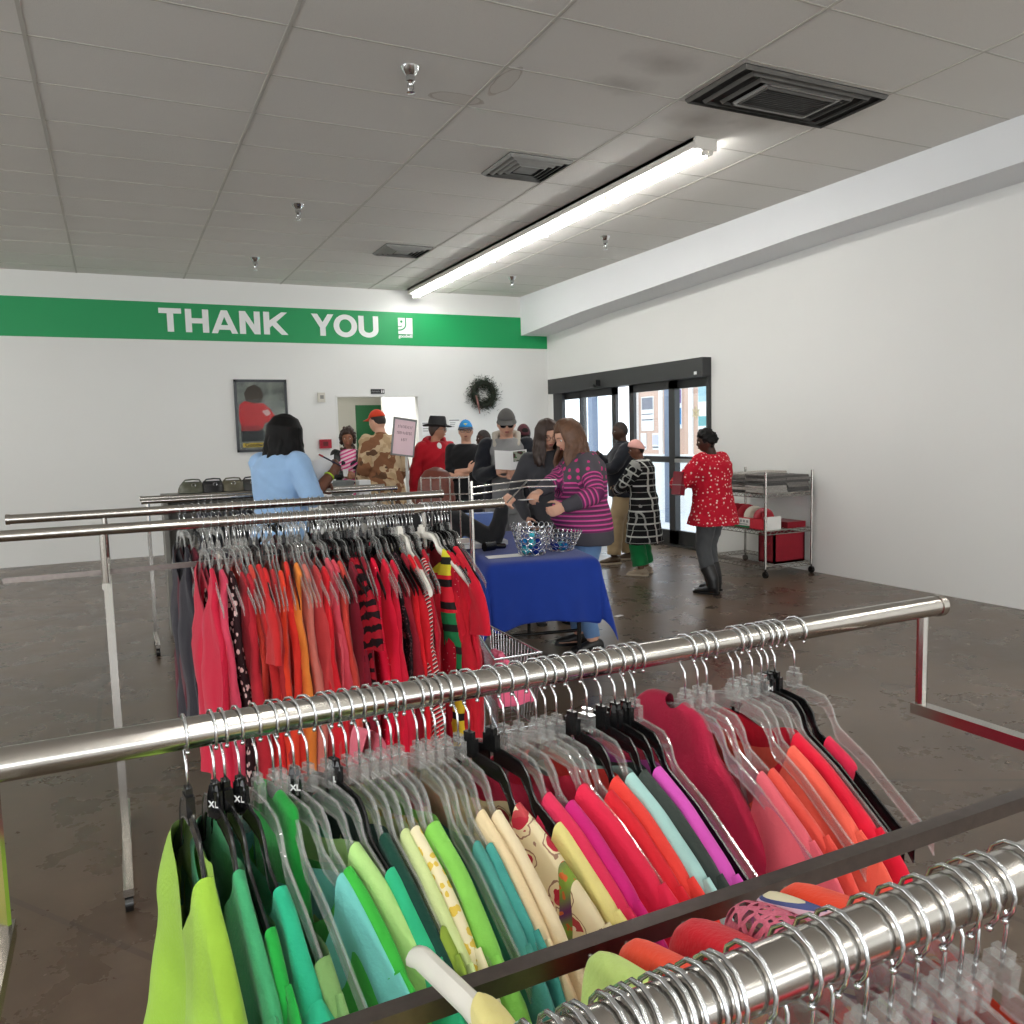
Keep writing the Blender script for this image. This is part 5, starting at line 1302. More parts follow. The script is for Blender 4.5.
# 3 man in the camouflage jacket
loc, face, S = (2.56, 8.40), (-.22, .97), 1.76
person('man in tan camouflage jacket and orange red cap, seen from behind near doorway', loc, face, S, 1.12, lean=4, head=(22, 6, 0), sk=S_PALE, belly=.06,
       handR=(.20, .14, .93), elbR=(.3, -.6, -.4), handL=(-.22, .14, .93), elbL=(-.3, -.6, -.4),
       top=dict(mat=CAMO, sleeve=.97, hem=.70, inf=.04, sinf=.026, flare=.10, collar=1, wr=.010, name='camouflage_jacket'), pants=PANTS, shoes=SHOE,
       hair=dict(mat=H_SHORT, style='short', thick=.004, back=-.35), extra=lambda c: hat(c, 'cap', cloth('orange_red_cap', (206, 62, 34)), 'baseball_cap'))

# 4 man in fedora and red hoodie
loc, face, S = (3.23, 8.6), (.05, -1), 1.65
person('man in black fedora and red hooded sweatshirt with white shirt, glancing sideways', loc, face, S, 1.08, head=(52, 4, 0), sk=skin('skin_ruddy', (190, 138, 112)), belly=.05,
       handR=(.3, -.02, .84), elbR=(.6, -.6, 0), handL=(-.28, .05, .84), elbL=(-.6, -.6, 0),
       top=dict(mat=REDH, sleeve=.98, hem=.82, inf=.034, sinf=.028, hood=1, name='hooded_sweatshirt', wr=.009), pants=dict(mat=JEANS, name='jeans'), shoes=SHOE,
       hair=dict(mat=H_DBROWN, style='short', side=-.15, back=-.7, thick=.014),
       extra=lambda c: (hat(c, 'fedora', mat('black_felt', (26, 26, 28), rough=.8, var=.2), 'fedora'), spectacles(c, FRM),
                        build('undershirt', fuse(MB().ell(c['Tz']((0, .075, 1.40)), (.046, .062, .075), 16, 10).ell(c['Tz']((0, .098, 1.33)), (.024, .058, .06), 14, 9).xf(c['K']), .008, 2), PAPER, c['root'], angle=180)))
# 5 man in the blue cap, arms crossed
loc, face, S = (3.317, 7.92), (-.62, -.78), 1.62
def ex5(c):
    h = hat(c, 'cap', cloth('bright_blue_cap', (42, 140, 206)), 'baseball_cap', cloth('navy_brim', (24, 34, 58)))
    HX = c['HX']; m = MB()
    f = lambda u, v: HX @ ((lambda q: Vector((q.x, q.y, .04+(q.z-.04)*.97)))(head_r(Vector((u, .86, v)).normalized(), 0)*1.125))
    m.add([f(-.35, .75), f(-.1, .62), f(0, .5), f(.1, .62), f(.35, .75), f(.12, .82), f(0, .78), f(-.12, .82)], [(0, 1, 7), (1, 2, 6), (2, 3, 6), (3, 5, 6), (3, 4, 5), (1, 6, 7)])
    m.xf(c['K']); em_ = build('emblem', m, mat('yellow_embroidery', (214, 196, 52), rough=.7), h); sd = em_.modifiers.new('s', 'SOLIDIFY'); sd.thickness = .004
    spectacles(c, FRM)
person('man in bright blue cap with yellow emblem and black sweater, arms crossed', loc, face, S, 1.12, head=(14, 2, 0), sk=S_PALE, belly=.03,
       handR=(-.07, .20, 1.18), elbR=(.85, -.15, -.75), handL=(.09, .215, 1.12), elbL=(-.85, -.15, -.75), dirR=(-.75, .0, .5), dirL=(.9, -.35, .05), palmR=(0, -1, 0), palmL=(0, -1, 0), curl=.35,
       top=dict(mat=BLACKT, sleeve=.58, sinf=.022, hem=.82, inf=.026, collar=0, name='sweater'), pants=PANTS, shoes=SHOE,
       hair=dict(mat=H_BROWN, style='short', thick=.008), extra=ex5)
# 6 person behind the blue cap
person('person with short dark hair facing left behind the blue capped man', (3.95, 8.85), (-.9, .2), 1.52, 1.0, head=(0, 0, 0), sk=S_DARK, handR=(.25, .1, .8), handL=(-.25, .1, .8),
       top=dict(mat=NAVY, sleeve=.97, hem=.8, inf=.03, sinf=.022, name='coat'), pants=PANTS, shoes=SHOE, hair=dict(mat=H_SHORT, style='short', thick=.007, side=.0), lips=LIPD)
# 7 man reading a leaflet
loc, face, S = (3.02, 6.32), (-.42, -.90), 1.69
person('man in grey cap and dark open jacket over grey shirt, reading a leaflet', loc, face, S, 1.08, lean=6, head=(2, 17, 0), sk=S_PALE,
       handR=(.10, .36, 1.20), elbR=(.6, -.3, -.8), handL=(-.10, .36, 1.16), elbL=(-.6, -.3, -.9), curl=.8,
       top=dict(mat=GREYT, sleeve=.15, hem=.80, inf=.02, name='jersey_shirt'), pants=dict(mat=cloth('grey_sweatpants', (132, 132, 134)), inf=.03, name='sweatpants'), shoes=SHOE,
       hair=dict(mat=H_BROWN, style='short', thick=.006),
       extra=lambda c: (jacket(c, NAVY, .82, .085, 'hooded_jacket', inf=.045, sinf=.026), hat(c, 'cap', cloth('grey_cap', (88, 86, 84)), 'baseball_cap'), spectacles(c, FRM, mat('dark_lens', (30, 22, 22), rough=.1)),
                        build('hood_lining', fuse(MB().tube([c['Tz'](p) for p in ((-.075, .13, 1.3), (-.1, .07, 1.42), (-.10, -.06, 1.5), (0, -.1, 1.52), (.10, -.06, 1.5), (.1, .07, 1.42), (.075, .13, 1.3))], [.012, .024, .034, .036, .034, .024, .012], 10, rnd=True).xf(c['K']), .008, 2), cloth('pale_hood_lining', (186, 180, 168)), c['root'], angle=180)))
lf = thing('leaflet', 'open white leaflet with colour photo, held by the grey capped man', 'leaflet', (2.87, 5.93, 1.25)); lf.rotation_euler = (math.radians(-28), 0, math.radians(-22))
build('page', MB().obox((-.065, .006, 0), (.065, .012, 0), (0, .0008, 0), (0, 0, .085)).obox((.065, .006, 0), (.065, -.012, 0), (0, .0008, 0), (0, 0, .085)), PAPER, lf, smooth=False)
build('photo_print', MB().obox((.070, .0035, .03), (.05, -.0088, 0), (0, .0012, 0), (0, 0, .045)), pat_spots('leaflet_picture', (150, 150, 140), (70, 40, 44), 26, .42, (60, 100, 60)), lf, smooth=False)
# 8 back of a head with a maroon knit hat
person('person in a dark maroon knit hat half hidden behind the man reading', (4.10, 8.12), (.4, .9), 1.56, 1.0, sk=S_DARK, head=(10, 0, 0), handR=(.25, .1, .8), handL=(-.25, .1, .8),
       top=dict(mat=NAVY, sleeve=.97, hem=.8, inf=.03, sinf=.022, name='coat'), pants=PANTS, shoes=SHOE, hair=dict(mat=H_BLACK, style='short', thick=.008), extra=lambda c: hat(c, 'beanie', cloth('maroon_knit', (72, 30, 38)), 'knit_hat'), lips=LIPD)
# 9 woman with glasses
loc, face, S = (2.98, 5.50), (-.28, -.96), 1.58
person('brown haired woman with glasses and charcoal cardigan looking down beside the plum sweater', loc, face, S, .94, lean=7, side=3, head=(8, 20, 6), sk=S_PALE, female=1,
       handR=(.22, .1, .92), elbR=(.6, -.5, -.5), handL=(-.22, .1, .92), elbL=(-.5, -.5, -.5),
       top=dict(mat=GREYC, sleeve=.98, hem=.78, inf=.028, sinf=.02, name='cardigan'), pants=dict(mat=DKP, name='trousers'), shoes=SHOE,
       hair=dict(mat=H_DBROWN, style='long', length=.22, vol=1.0, spread=.02, seed=9, side=.02, frontang=50), extra=lambda c: spectacles(c, FRM))
# 10 woman in the plum striped sweater
loc, face, S = (2.80, 4.66), (-.95, .22), 1.57
person('long haired woman in plum striped sweater with polka dot shoulders at the table', loc, face, S, 1.26, lean=5, head=(6, 26, 0), sk=S_PALE, female=1, belly=.09,
       handR=W2L(loc, face, S, (2.36, 4.55, 1.06)), handL=W2L(loc, face, S, (2.47, 4.36, 1.00)), elbR=(.6, -.3, -1), elbL=(-.7, -.35, -.8), curl=.75, palmR=(0, .1, -1),
       footR=(.12, .03, 0), footL=(-.12, .0, 0),
       top=dict(mat=PLUM, sleeve=.96, hem=.80, inf=.042, sinf=.018, flare=.0, name='striped_sweater', wr=.005), pants=dict(mat=JEANS, name='jeans', inf=.012, waist=.98), shoes=SHOE,
       hair=dict(mat=H_BROWN, style='long', length=.27, vol=1.0, spread=.03, wave=.012, seed=12, side=.12, back=-.45, frontang=30, n=30))
tag(build('payment_card', MB().obox((2.29, 4.53, 1.045), (.045, .01, .0), (-.006, .027, .0), (0, 0, .0006)), PAPER, smooth=False), 'white card passed between the clerk and the woman in plum', 'card')
# 11 seated clerk
loc, face, S = (1.665, 4.60), (.60, .80), 1.60
person('seated clerk with auburn hair in black top, arm stretched over the table', loc, face, S, 1.1, lean=10, head=(-30, 8, 0), hipz=.565, sk=S_PALE, female=1,
       handR=W2L(loc, face, S, (2.12, 4.50, 1.03)), elbR=(.5, 0, -.8), dirR=(.3, .9, .35), palmR=(-.6, .2, -.6), curl=.25, handL=(-.2, .38, .75), elbL=(-.6, -.2, -.6),
       footR=(.12, .38, 0), footL=(-.12, .38, 0), kneeR=(0, 1, 1), kneeL=(0, 1, 1),
       top=dict(mat=BLACKT, sleeve=.93, hem=.86, inf=.02, sinf=.014, name='black_top'), pants=PANTS, shoes=SHOE,
       hair=dict(mat=H_AUB, style='bob', length=.12, vol=1.15, spread=.014, wave=.004, thick=.02, seed=6, frontang=60))
ch = thing('folding_chair', 'black folding chair under the seated clerk', 'chair', (1.645, 4.57, 0), math.atan2(-.60, .80))
build('seat', MB().box((-.2, -.2, .395), (.2, .2, .42)), BLKP, ch, smooth=False); build('backrest', MB().box((-.2, -.235, .6), (.2, -.215, .82)), BLKP, ch, smooth=False)
for sx in (-.2, .2):
    build('leg', MB().tube([(sx, -.225, .82), (sx, -.2, .42), (sx, .2, .01)], .011, 8), BLKP, ch); build('leg', MB().tube([(sx, .15, .41), (sx, -.22, .01)], .011, 8), BLKP, ch)
# 12 man in black and khaki
loc, face, S = (5.04, 7.58), (-.93, .36), 1.57
person('man in black jacket and khaki trousers by the entrance, hand to chin', loc, face, S, 1.16, head=(0, 2, 0), sk=S_DARK, belly=.04,
       handR=(.02, .3, 1.32), elbR=(.6, .1, -1), handL=(-.0, .27, 1.16), elbL=(-.7, .2, -.6), dirL=(.9, .2, .1), palmL=(0, -1, 0), curl=.9,
       footR=(.15, -.10, 0), footL=(-.15, .16, 0),
       top=dict(mat=NAVY, sleeve=.98, hem=.82, inf=.036, sinf=.028, collar=1, name='jacket'), pants=dict(mat=KHAKI, inf=.03, flare=.03, name='khaki_trousers'), shoes=dict(mat=BRSH, sole=TANS),
       hair=dict(mat=H_SHORT, style='short', thick=.003, side=.1), lips=LIPD, extra=lambda c: spectacles(c, FRM))
# 13 woman in plaid coat
loc, face, S = (4.76, 6.80), (-.50, .86), 1.37
person('woman in pink knit hat, long black and white plaid coat and green trousers', loc, face, S, 1.12, lean=4, head=(26, 8, 0), sk=S_BROWN,
       handR=(.02, .34, 1.1), elbR=(.9, -.1, -.7), handL=(-.08, .34, 1.08), elbL=(-.9, -.1, -.6), curl=.9, footR=(.12, .02, 0), footL=(-.12, -.02, 0),
       top=dict(mat=PLAID, sleeve=.9, hem=.42, inf=.045, sinf=.035, flare=.10, collar=1, name='plaid_coat', wr=.008), pants=dict(mat=GRN, inf=.035, flare=.06, u1=.95), shoes=dict(mat=cloth('beige_shoe_cloth', (150, 136, 118)), sole=TANS),
       hair=dict(mat=H_BLACK, style='short', thick=.004, side=.2), lips=LIPD, extra=lambda c: hat(c, 'beanie', cloth('pink_knit', (228, 172, 162)), 'knit_hat'))
# 14 woman in the red patterned top
loc, face, S = (4.73, 5.70), (-.36, .93), 1.46
person('woman in red white flecked tunic, grey jeans and black boots by the rack', loc, face, S, 1.36, lean=2, head=(30, 10, 0), sk=S_DARK, female=0,
       handR=(.06, .33, 1.17), elbR=(.9, -.1, -.7), handL=(-.16, .36, 1.16), elbL=(-1, -.1, -.6), curl=.9, footR=(.10, .04, 0), footL=(-.11, -.04, 0),
       top=dict(mat=REDP, sleeve=.97, hem=.74, inf=.048, sinf=.038, flare=.2, name='tunic', wr=.006), pants=dict(mat=GJ, inf=.012, u1=.82, name='jeans'), shoes=dict(mat=BOOT, shaft=.5),
       hair=dict(mat=H_BLACK, style='spiky', thick=.022, lump=.03, side=-.05, back=-.3), lips=LIPD)
hb = thing('clutch_bag', 'dark red clutch bag held out by the woman in red', 'bag', (4.38, 5.72, .99)); hb.rotation_euler = (0, math.radians(12), math.radians(20))
build('bag_body', MB().box((-.035, -.045, -.10), (.035, .045, .10)), mat('maroon_leather', (120, 24, 40), rough=.4), hb, smooth=False); build('bag_trim', MB().box((-.037, -.047, -.02), (.037, .047, -.012)), mat('grey_trim', (130, 126, 122), rough=.5), hb, smooth=False)
# ------------------------------------------------------------------ table with the blue cloth
TU, TV = Vector((.979, -.204, 0)), Vector((.204, .979, 0)); T0 = Vector((1.80, 4.02, 0)); TW, TL, TH = .62, 1.45, .75
tb = thing('folding_table', 'folding table under the royal blue cloth', 'table', T0, math.atan2(TU.y, TU.x))
build('tabletop', MB().box((.01, .01, TH-.035), (TW-.01, TL, TH-.012)), mat('table_brown', (70, 58, 48)), tb, smooth=False)
for ly in (.16, TL-.16):
    for lx in (.06, TW-.06): build('leg', MB().tube([(lx, ly, TH-.035), (lx, ly, .0)], .013, 8), BLKP, tb)
    build('stretcher', MB().tube([(.06, ly, .3), (TW-.06, ly, .3)], .01, 8), BLKP, tb)
def tablecloth():
    ov, N = .385, 0
    def ax(L): return [-ov+ov*i/12 for i in range(13)]+[L*i/16 for i in range(1, 17)]+[L+ov*i/12 for i in range(1, 13)]
    xs, ys = ax(TW), ax(TL); vs, fs = [], []
    for y in ys:
        for x in xs:
            dx = -x if x < 0 else (x-TW if x > TW else 0); dy = -y if y < 0 else (y-TL if y > TL else 0)
            sx = -1 if x < 0 else 1; sy = -1 if y < 0 else 1; cx, cy = min(max(x, 0), TW), min(max(y, 0), TL); z = TH+.003
            if dx == 0 and dy == 0: p = (x, y, z)
            elif dx > 0 and dy > 0:
                r = math.hypot(dx, dy)*(.90); ph = math.atan2(dy, dx); k = .16*math.sin(2*ph)+.08
                o = r*k; p = (cx+sx*o*math.cos(ph)+sx*.004, cy+sy*o*math.sin(ph)+sy*.004, z-r*math.sqrt(max(.2, 1-k*k)))
            else:
                s_ = dx+dy; t_ = y if dx else x
                o = .02*min(1, s_/.05)+s_*.10+.018*math.sin(t_*17+1)*s_/ov+.012*math.sin(t_*31)*s_/ov
                hl = s_*(1-.12*math.sin((t_ if dy else t_)/ (TW if dy else TL)*PI))
                p = (cx+sx*(o if dx else 0), cy+sy*(o if dy else 0), z-hl*.98)
            vs.append(p)
    n = len(xs)
    fs = [(j*n+i, j*n+i+1, (j+1)*n+i+1, (j+1)*n+i) for j in range(len(ys)-1) for i in range(n-1)]
    return MB().add(vs, fs)
tc = build('tablecloth', tablecloth(), cloth('royal_blue_cloth', (16, 50, 138), rough=.8), smooth=True, angle=180)
tc.location = T0; tc.rotation_euler = (0, 0, math.atan2(TU.y, TU.x)); subd(tc); sd = tc.modifiers.new('t', 'SOLIDIFY'); sd.thickness = .0025; sd.offset = 1
tag(tc, 'royal blue cloth draped over the table with hanging corners', 'tablecloth')
TZ = TH+.008
SILV = mat('silver_wire', (206, 208, 212), rough=.2, metal=1)
def ring_basket(x, y, r0, r1, h, rows, label):
    t = thing('ring_basket', label, 'basket', (x, y, TZ)); m = MB()
    for j in range(rows):
        f = (j+.5)/rows; R = lerp(r0, r1, f); z = h*f; n = int(2*PI*R/(h/rows)/.98); rr = h/rows*.5
        slope = math.atan2(r1-r0, h)
        for i in range(n):
            a = 2*PI*(i+.5*(j % 2))/n; c = Vector((R*math.cos(a), R*math.sin(a), z+.004)); u = Vector((-math.sin(a), math.cos(a), 0)); v = Vector((math.cos(a)*math.sin(slope), math.sin(a)*math.sin(slope), math.cos(slope)))
            m.tube([c+u*rr*math.cos(q*PI/5)+v*rr*math.sin(q*PI/5) for q in range(10)], .0022, 5, closed=True)
    build('wire_rings', m, SILV, t); build('base_ring', MB().tube([(r0*math.cos(q*PI/10), r0*math.sin(q*PI/10), .003) for q in range(20)], .003, 6, closed=True).lathe([(r0, .001), (r0, .003)], n=20), SILV, t)
ring_basket(2.135, 4.16, .075, .125, .175, 5, 'tall basket of linked silver rings holding blue ornaments, left on the table')
ring_basket(2.345, 4.20, .07, .13, .115, 4, 'shallow flaring basket of linked silver rings, right on the table')
rg = random.Random(8)
BB = [mat('ornament_blue', (28, 120, 190), rough=.12, metal=.4), mat('ornament_teal', (60, 180, 200), rough=.12, metal=.4), mat('ornament_navy', (24, 50, 140), rough=.12, metal=.4)]
BN = ['bright blue', 'teal', 'navy blue']
for bi, (bx, by, cnt, R) in enumerate(((2.135, 4.16, 11, .045), (2.345, 4.20, 5, .04))):
    for i in range(cnt):
        a = i*2.4; lay = i // 5; r = R if i % 5 else 0
        o = build('ornament_ball', MB().ell((bx+r*math.cos(a), by+r*math.sin(a), TZ+.03+.042*lay), (.024,)*3, 14, 10), BB[(i+bi) % 3])
        tag(o, BN[(i+bi) % 3]+' glossy ornament ball inside the '+('tall left' if bi == 0 else 'shallow right')+' ring basket', 'ornament', 'ornaments in the ring baskets')
def tabp(u, v): return T0+TU*u+TV*v
p = tabp(.05, .12); o = build('paper_sheet', MB().obox((p.x+.09, p.y+.06, TZ+.002), TU*.10+TV*.01, TV*.05, (0, 0, .001)), PAPER, smooth=False); tag(o, 'white sheet of paper lying at the front of the blue table', 'paper')
p = tabp(.1, .42); sc = thing('barcode_scanner', 'black hand scanner lying on the blue table', 'scanner', (p.x, p.y, TZ+.0), .3)
build('scanner_head', MB().tube([(-.05, 0, .035), (.03, 0, .035)], .03, 12, flat=.8), BLKP, sc); build('grip', MB().tube([(.02, 0, .03), (.12, .01, .02)], .017, 10), BLKP, sc)
for i, (u, v, z, l) in enumerate(((.08, .62, .0, 'white paper bag folded flat behind the scanner'), (.16, .72, 0, 'silver plastic packet on the table behind the scanner'))):
    p = tabp(u, v); o = build('flat_packet', MB().obox((p.x, p.y, TZ+.015), TU*.11, TV*.05, (0, 0, .013)), PAPER if i == 0 else mat('silver_film', (180, 182, 186), rough=.3), smooth=False); tag(o, l, 'packet')
p = tabp(.15, 1.0); o = build('blue_box', MB().obox((p.x, p.y, TZ+.09), TU*.13, TV*.05, (0, 0, .088)), mat('periwinkle_plastic', (92, 122, 190), rough=.5), smooth=False); tag(o, 'periwinkle blue plastic box at the back of the table', 'box')
p = tabp(.4, .9); mk = thing('glue_bottle', 'small white bottle with grey cap at the back of the table', 'bottle', (p.x, p.y, TZ)); build('bottle', MB().lathe([(.015, 0), (.016, .07), (.008, .09)], n=12), PAPER, mk); build('cap', MB().lathe([(.009, .09), (.007, .115)], n=12), SILV, mk)

# ------------------------------------------------------------------ wire basket stand with a pink heap
bs = thing('wire_basket_stand', 'chrome wire basket stand between the racks holding pink clothes', 'basket', (1.2, 2.45, 0))
rim = [Vector(p) for p in ((.04, .48, .69), (.11, .49, .69), (.10, .03, .69), (-.08, .03, .69))]; low = [Vector(p) for p in ((.04, .42, .42), (.09, .43, .42), (.08, .06, .42), (-.06, .06, .42))]
m = MB().tube(rim, .004, 6, closed=True); build('rim', m, SILV, bs)
m = MB().tube(low, .0035, 6, closed=True)
for i in range(4):
    a, b = rim[i], rim[(i+1) % 4]; c, d = low[i], low[(i+1) % 4]; n = max(2, int((b-a).length/.026))
    for q in range(n): f = q/n; m.tube([a.lerp(b, f), c.lerp(d, f)], .0016, 5, cap=False)
for q in range(9): f = q/9; m.tube([low[0].lerp(low[3], f), low[1].lerp(low[2], f)], .0016, 5, cap=False)
build('wire_mesh', m, SILV, bs)
for c in low: build('leg', MB().tube([c, Vector((c.x, c.y, 0))], .007, 6), SILV, bs)
hp_ = MB(); nx, ny = 14, 26; vs = []
for j in range(ny+1):
    for i in range(nx+1):
        x = lerp(-.065, .085, i/nx); y = lerp(.05, .43, j/ny); xx = x if y < 0 else lerp(x, max(x, .02+x*.3), y/.4)
        e = min(1, 4*min(i/nx, 1-i/nx, j/ny*1.5, (1-j/ny)*1.5)+.15); vs.append((xx, y, 0.49+e*(.15+.05*noise.noise(Vector((x*14, y*9, 2)))+.02*noise.noise(Vector((x*40, y*30, 5))))))
hp_.add(vs, [(j*(nx+1)+i, j*(nx+1)+i+1, (j+1)*(nx+1)+i+1, (j+1)*(nx+1)+i) for j in range(ny) for i in range(nx)])
o = build('pink_sweater', hp_, cloth('pink_fleece', (226, 100, 134)), angle=180); o.location = (1.2, 2.45, 0); subd(o); sd = o.modifiers.new('t', 'SOLIDIFY'); sd.thickness = .02; sd.offset = -1
tag(o, 'crumpled pink sweater lying in the wire basket stand', 'sweater')

# ------------------------------------------------------------------ grid panel at the end of the second rack
gp = thing('wire_grid_panel', 'tall chrome wire grid panel at the end of the second rack', 'display grid', (1.41, 3.645, 0), math.atan2(3.59-3.70, 1.51-1.31))
m = MB(); hw = .115
for i in range(6): x = -hw+2*hw*i/5; m.tube([(x, 0, .02), (x, 0, 1.262-.0*(i))], .0035, 6)
for i in range(5): z = [1.255, 1.175, .85, .5, .1][i]; m.tube([(-hw, 0, z), (hw, 0, z)], .0035, 6)
build('wires', m, CHROME_T, gp)
for y in (-.02, .02): build('end_post', MB().tube([(hw+.012, y, .0), (hw+.012, y, 1.235)], .005, 8), CHROME_T, gp)
build('foot', MB().box((hw-.01, -.15, 0), (hw+.03, .15, .02)).box((-hw-.01, -.15, 0), (-hw+.02, .15, .02)), CHROME_T, gp, smooth=False)
for z in (1.205, 1.17): build('arm', MB().tube([(hw+.01, 0, z), (hw+.26, .50-.0, z), (hw+.42, .50, z)], .0045, 6), CHROME_T, gp)
build('brace', MB().tube([(hw+.26, .5, 1.2), (hw+.16, .35, 1.10)], .004, 6), CHROME_T, gp)

# ------------------------------------------------------------------ pink notice on a stand
sg2 = thing('sign_stand', 'pink notice in a grey metal frame on a floor stand, tilted', 'sign', (1.92, 5.77, 0), .18)
R_ = Matrix.Translation((0, 0, 1.452)) @ Matrix.Rotation(math.radians(8), 4, 'Y')
fm = MB().box((-.095, -.008, -.14), (.095, .006, -.128)).box((-.095, -.008, .124), (.095, .006, .14)).box((-.095, -.008, -.14), (-.086, .006, .14)).box((.086, -.008, -.14), (.095, .006, .14)).xf(R_)
build('frame', fm, mat('grey_frame', (140, 140, 140), rough=.35, metal=.6), sg2, smooth=False)
pg = build('notice', MB().box((-.087, -.004, -.129), (.087, .003, .125)).xf(R_), mat('pink_paper', (236, 206, 212), rough=.7, var=.02), sg2, smooth=False)
rg = random.Random(2); m = MB()
for z, x0, x1 in ((.075, -.055, .06), (.03, -.06, .065), (-.02, -.02, .025)):
    x = x0
    while x < x1:
        w_ = rg.uniform(.006, .010); k_ = rg.randint(0, 2); zz = z+rg.uniform(-.002, .002)
        m.box((x, -.0052, zz-.010), (x+.0022, -.0042, zz+.010))
        if k_ != 1: m.box((x, -.0052, zz+.007), (x+w_*.8, -.0042, zz+.010))
        if k_ != 0: m.box((x, -.0052, zz-.002), (x+w_*.7, -.0042, zz+.001))
        if k_ == 2: m.box((x, -.0052, zz-.010), (x+w_*.8, -.0042, zz-.007))
        x += w_+.004
build('print', m.xf(R_), mat('notice_ink', (120, 70, 80), rough=.7), pg, smooth=False)
build('pole', MB().tube([(.02, .006, .02), (.02, .006, 1.315)], .011, 10), mat('pale_pole', (196, 194, 188), rough=.4), sg2)
build('base', MB().lathe([(.16, 0), (.16, .012), (.03, .025), (.011, .03)], (.02, .006, 0), 24), BLKP, sg2)

# ------------------------------------------------------------------ back rail with dark trousers, handbags on a shelf, counter
R3Z = 1.065
rack('clothes_rack', 'grey clothes rail with dark navy trousers behind the woman in blue', .15, 1.92, [6.02, 6.35], R3Z)
tr_ = MB(); 
secs = []
for z, a, b_ in ((-.10, .004, .16), (-.115, .012, .165), (-.16, .014, .165), (-.3, .016, .17), (-.6, .018, .175), (-.72, .018, .17)):
    secs.append(((.003*math.sin(z*20), 0, z), (a, 0, 0), (0, b_, 0)))
tr_.loft(secs, 20); trm = tr_.mesh('hanging_trousers'); finish_cloth(trm); trm.materials.append(cloth('navy_trousers', (26, 30, 46)))
for i in range(9):
    x = .50+i*.042
    o = bpy.data.objects.new('hanging_trousers', trm); link(o); o.location = (x, 6.02, R3Z); o.rotation_euler = (0, 0, math.radians(6*math.sin(i)))
    tag(o, 'dark navy trousers hanging on the grey rail left of the woman in blue', 'trousers', 'dark trousers on the back rail')
    hanger(['clear', 'black'][i % 2], (x, 6.02, R3Z), math.radians(6*math.sin(i)), HC_[['clear', 'black'][i % 2]]+' hanger with dark trousers on the back rail', HC_[['clear', 'black'][i % 2]]+' hangers on the back rail')
sh = thing('shelf_unit', 'low grey shelf unit behind the back rail carrying dark handbags', 'shelf', (.3, 6.62, 0))
GRYP = mat('grey_laminate', (120, 118, 112), rough=.5)
build('top_board', MB().box((0, 0, 1.03), (1.0, .34, 1.06)), GRYP, sh, smooth=False)
for x in (0, .97): build('side_panel', MB().box((x, 0, 0), (x+.03, .34, 1.03)), GRYP, sh, smooth=False)
build('back_panel', MB().box((.03, .32, 0), (.97, .34, 1.03)), GRYP, sh, smooth=False)
BAGC = [('olive grey', (82, 84, 68)), ('black', (30, 30, 32)), ('dark khaki', (96, 92, 74)), ('charcoal', (56, 56, 56)), ('moss grey', (74, 78, 64))]
for i, (bn, bc) in enumerate(BAGC):
    t = thing('handbag', bn+' handbag lying in the row on the shelf behind the woman in blue', 'handbag', (.52+i*.15, 6.76, 1.061), rg.uniform(-.3, .3), 'handbags on the shelf')
    mm = mat('bag_leather_%d' % i, bc, rough=.5, var=.15)
    secs = [((0, 0, z), (a, 0, 0), (0, b_, 0)) for z, a, b_ in ((.0, .09, .09), (.008, .105, .11), (.04, .10, .10), (.07, .085, .07), (.09, .06, .03))]
    build('bag_body', MB().loft(secs, 16), mm, t); build('strap', MB().tube([(-.07, 0, .08), (-.05, -.03, .105), (.0, -.05, .11), (.05, -.03, .105), (.07, 0, .08)], .006, 6), mm, t)
    build('buckle', MB().tube([(.014*math.cos(q), -.078, .065+.012*math.sin(q)) for q in [PI*2*k/8 for k in range(8)]], .003, 5, closed=True), SILV, t)
ct = thing('counter', 'small pale counter left of the doorway behind the racks', 'counter', (1.62, 6.8, 0))
build('cabinet', MB().box((0, 0, 0), (.45, .4, .85)), mat('pale_laminate', (200, 198, 190), rough=.5), ct, smooth=False); build('worktop', MB().box((-.01, -.01, .85), (.46, .41, .875)), GRYP, ct, smooth=False)
tub = thing('storage_tub', 'grey plastic tub on the pale counter left of the doorway', 'tub', (1.75, 6.98, .876))
build('tub_wall', MB().lathe([(.085, 0), (.10, .2), (.108, .2), (.108, .215), (.094, .215), (.08, .01)], n=4+16), mat('grey_tub', (120, 124, 122), rough=.5), tub)
o = build('white_box', MB().box((1.88, 6.9, .876), (1.98, 7.02, 1.09)), PAPER, smooth=False); tag(o, 'tall narrow white box beside the grey tub on the counter', 'box')

# ------------------------------------------------------------------ chrome wire shelving by the right wall
ws = thing('wire_shelving', 'chrome wire shelving on casters against the right wall', 'shelf', (5.58, 5.95, 0)); SW, SD = .60, .95
for x in (0, SW):
    for y in (0, SD):
        build('post', MB().tube([(x, y, .09), (x, y, 1.03)], .0125, 10), CHROME_T, ws)
        c = build('caster', MB().tube([(x-.012, y, .033), (x+.012, y, .033)], .033, 16).box((x-.005, y-.008, .03), (x+.005, y+.008, .095)), BLKP, ws)
for z in (.115, .455, .815):
    m = MB()
    for zz in (z, z-.035): m.tube([(0, 0, zz), (SW, 0, zz), (SW, SD, zz), (0, SD, zz)], .0035, 6, closed=True)
    for (a, b, n) in (((0, 0), (SW, 0), 14), ((0, SD), (SW, SD), 14), ((0, 0), (0, SD), 30), ((SW, 0), (SW, SD), 30)):
        pts = [(lerp(a[0], b[0], i/n), lerp(a[1], b[1], i/n), z-(.035 if i % 2 else 0)) for i in range(n+1)]; m.tube(pts, .0025, 5)
    for i in range(24): y = SD*(i+.5)/24; m.tube([(0, y, z+.001), (SW, y, z+.001)], .002, 4, cap=False)
    build('wire_shelf', m, CHROME_T, ws)
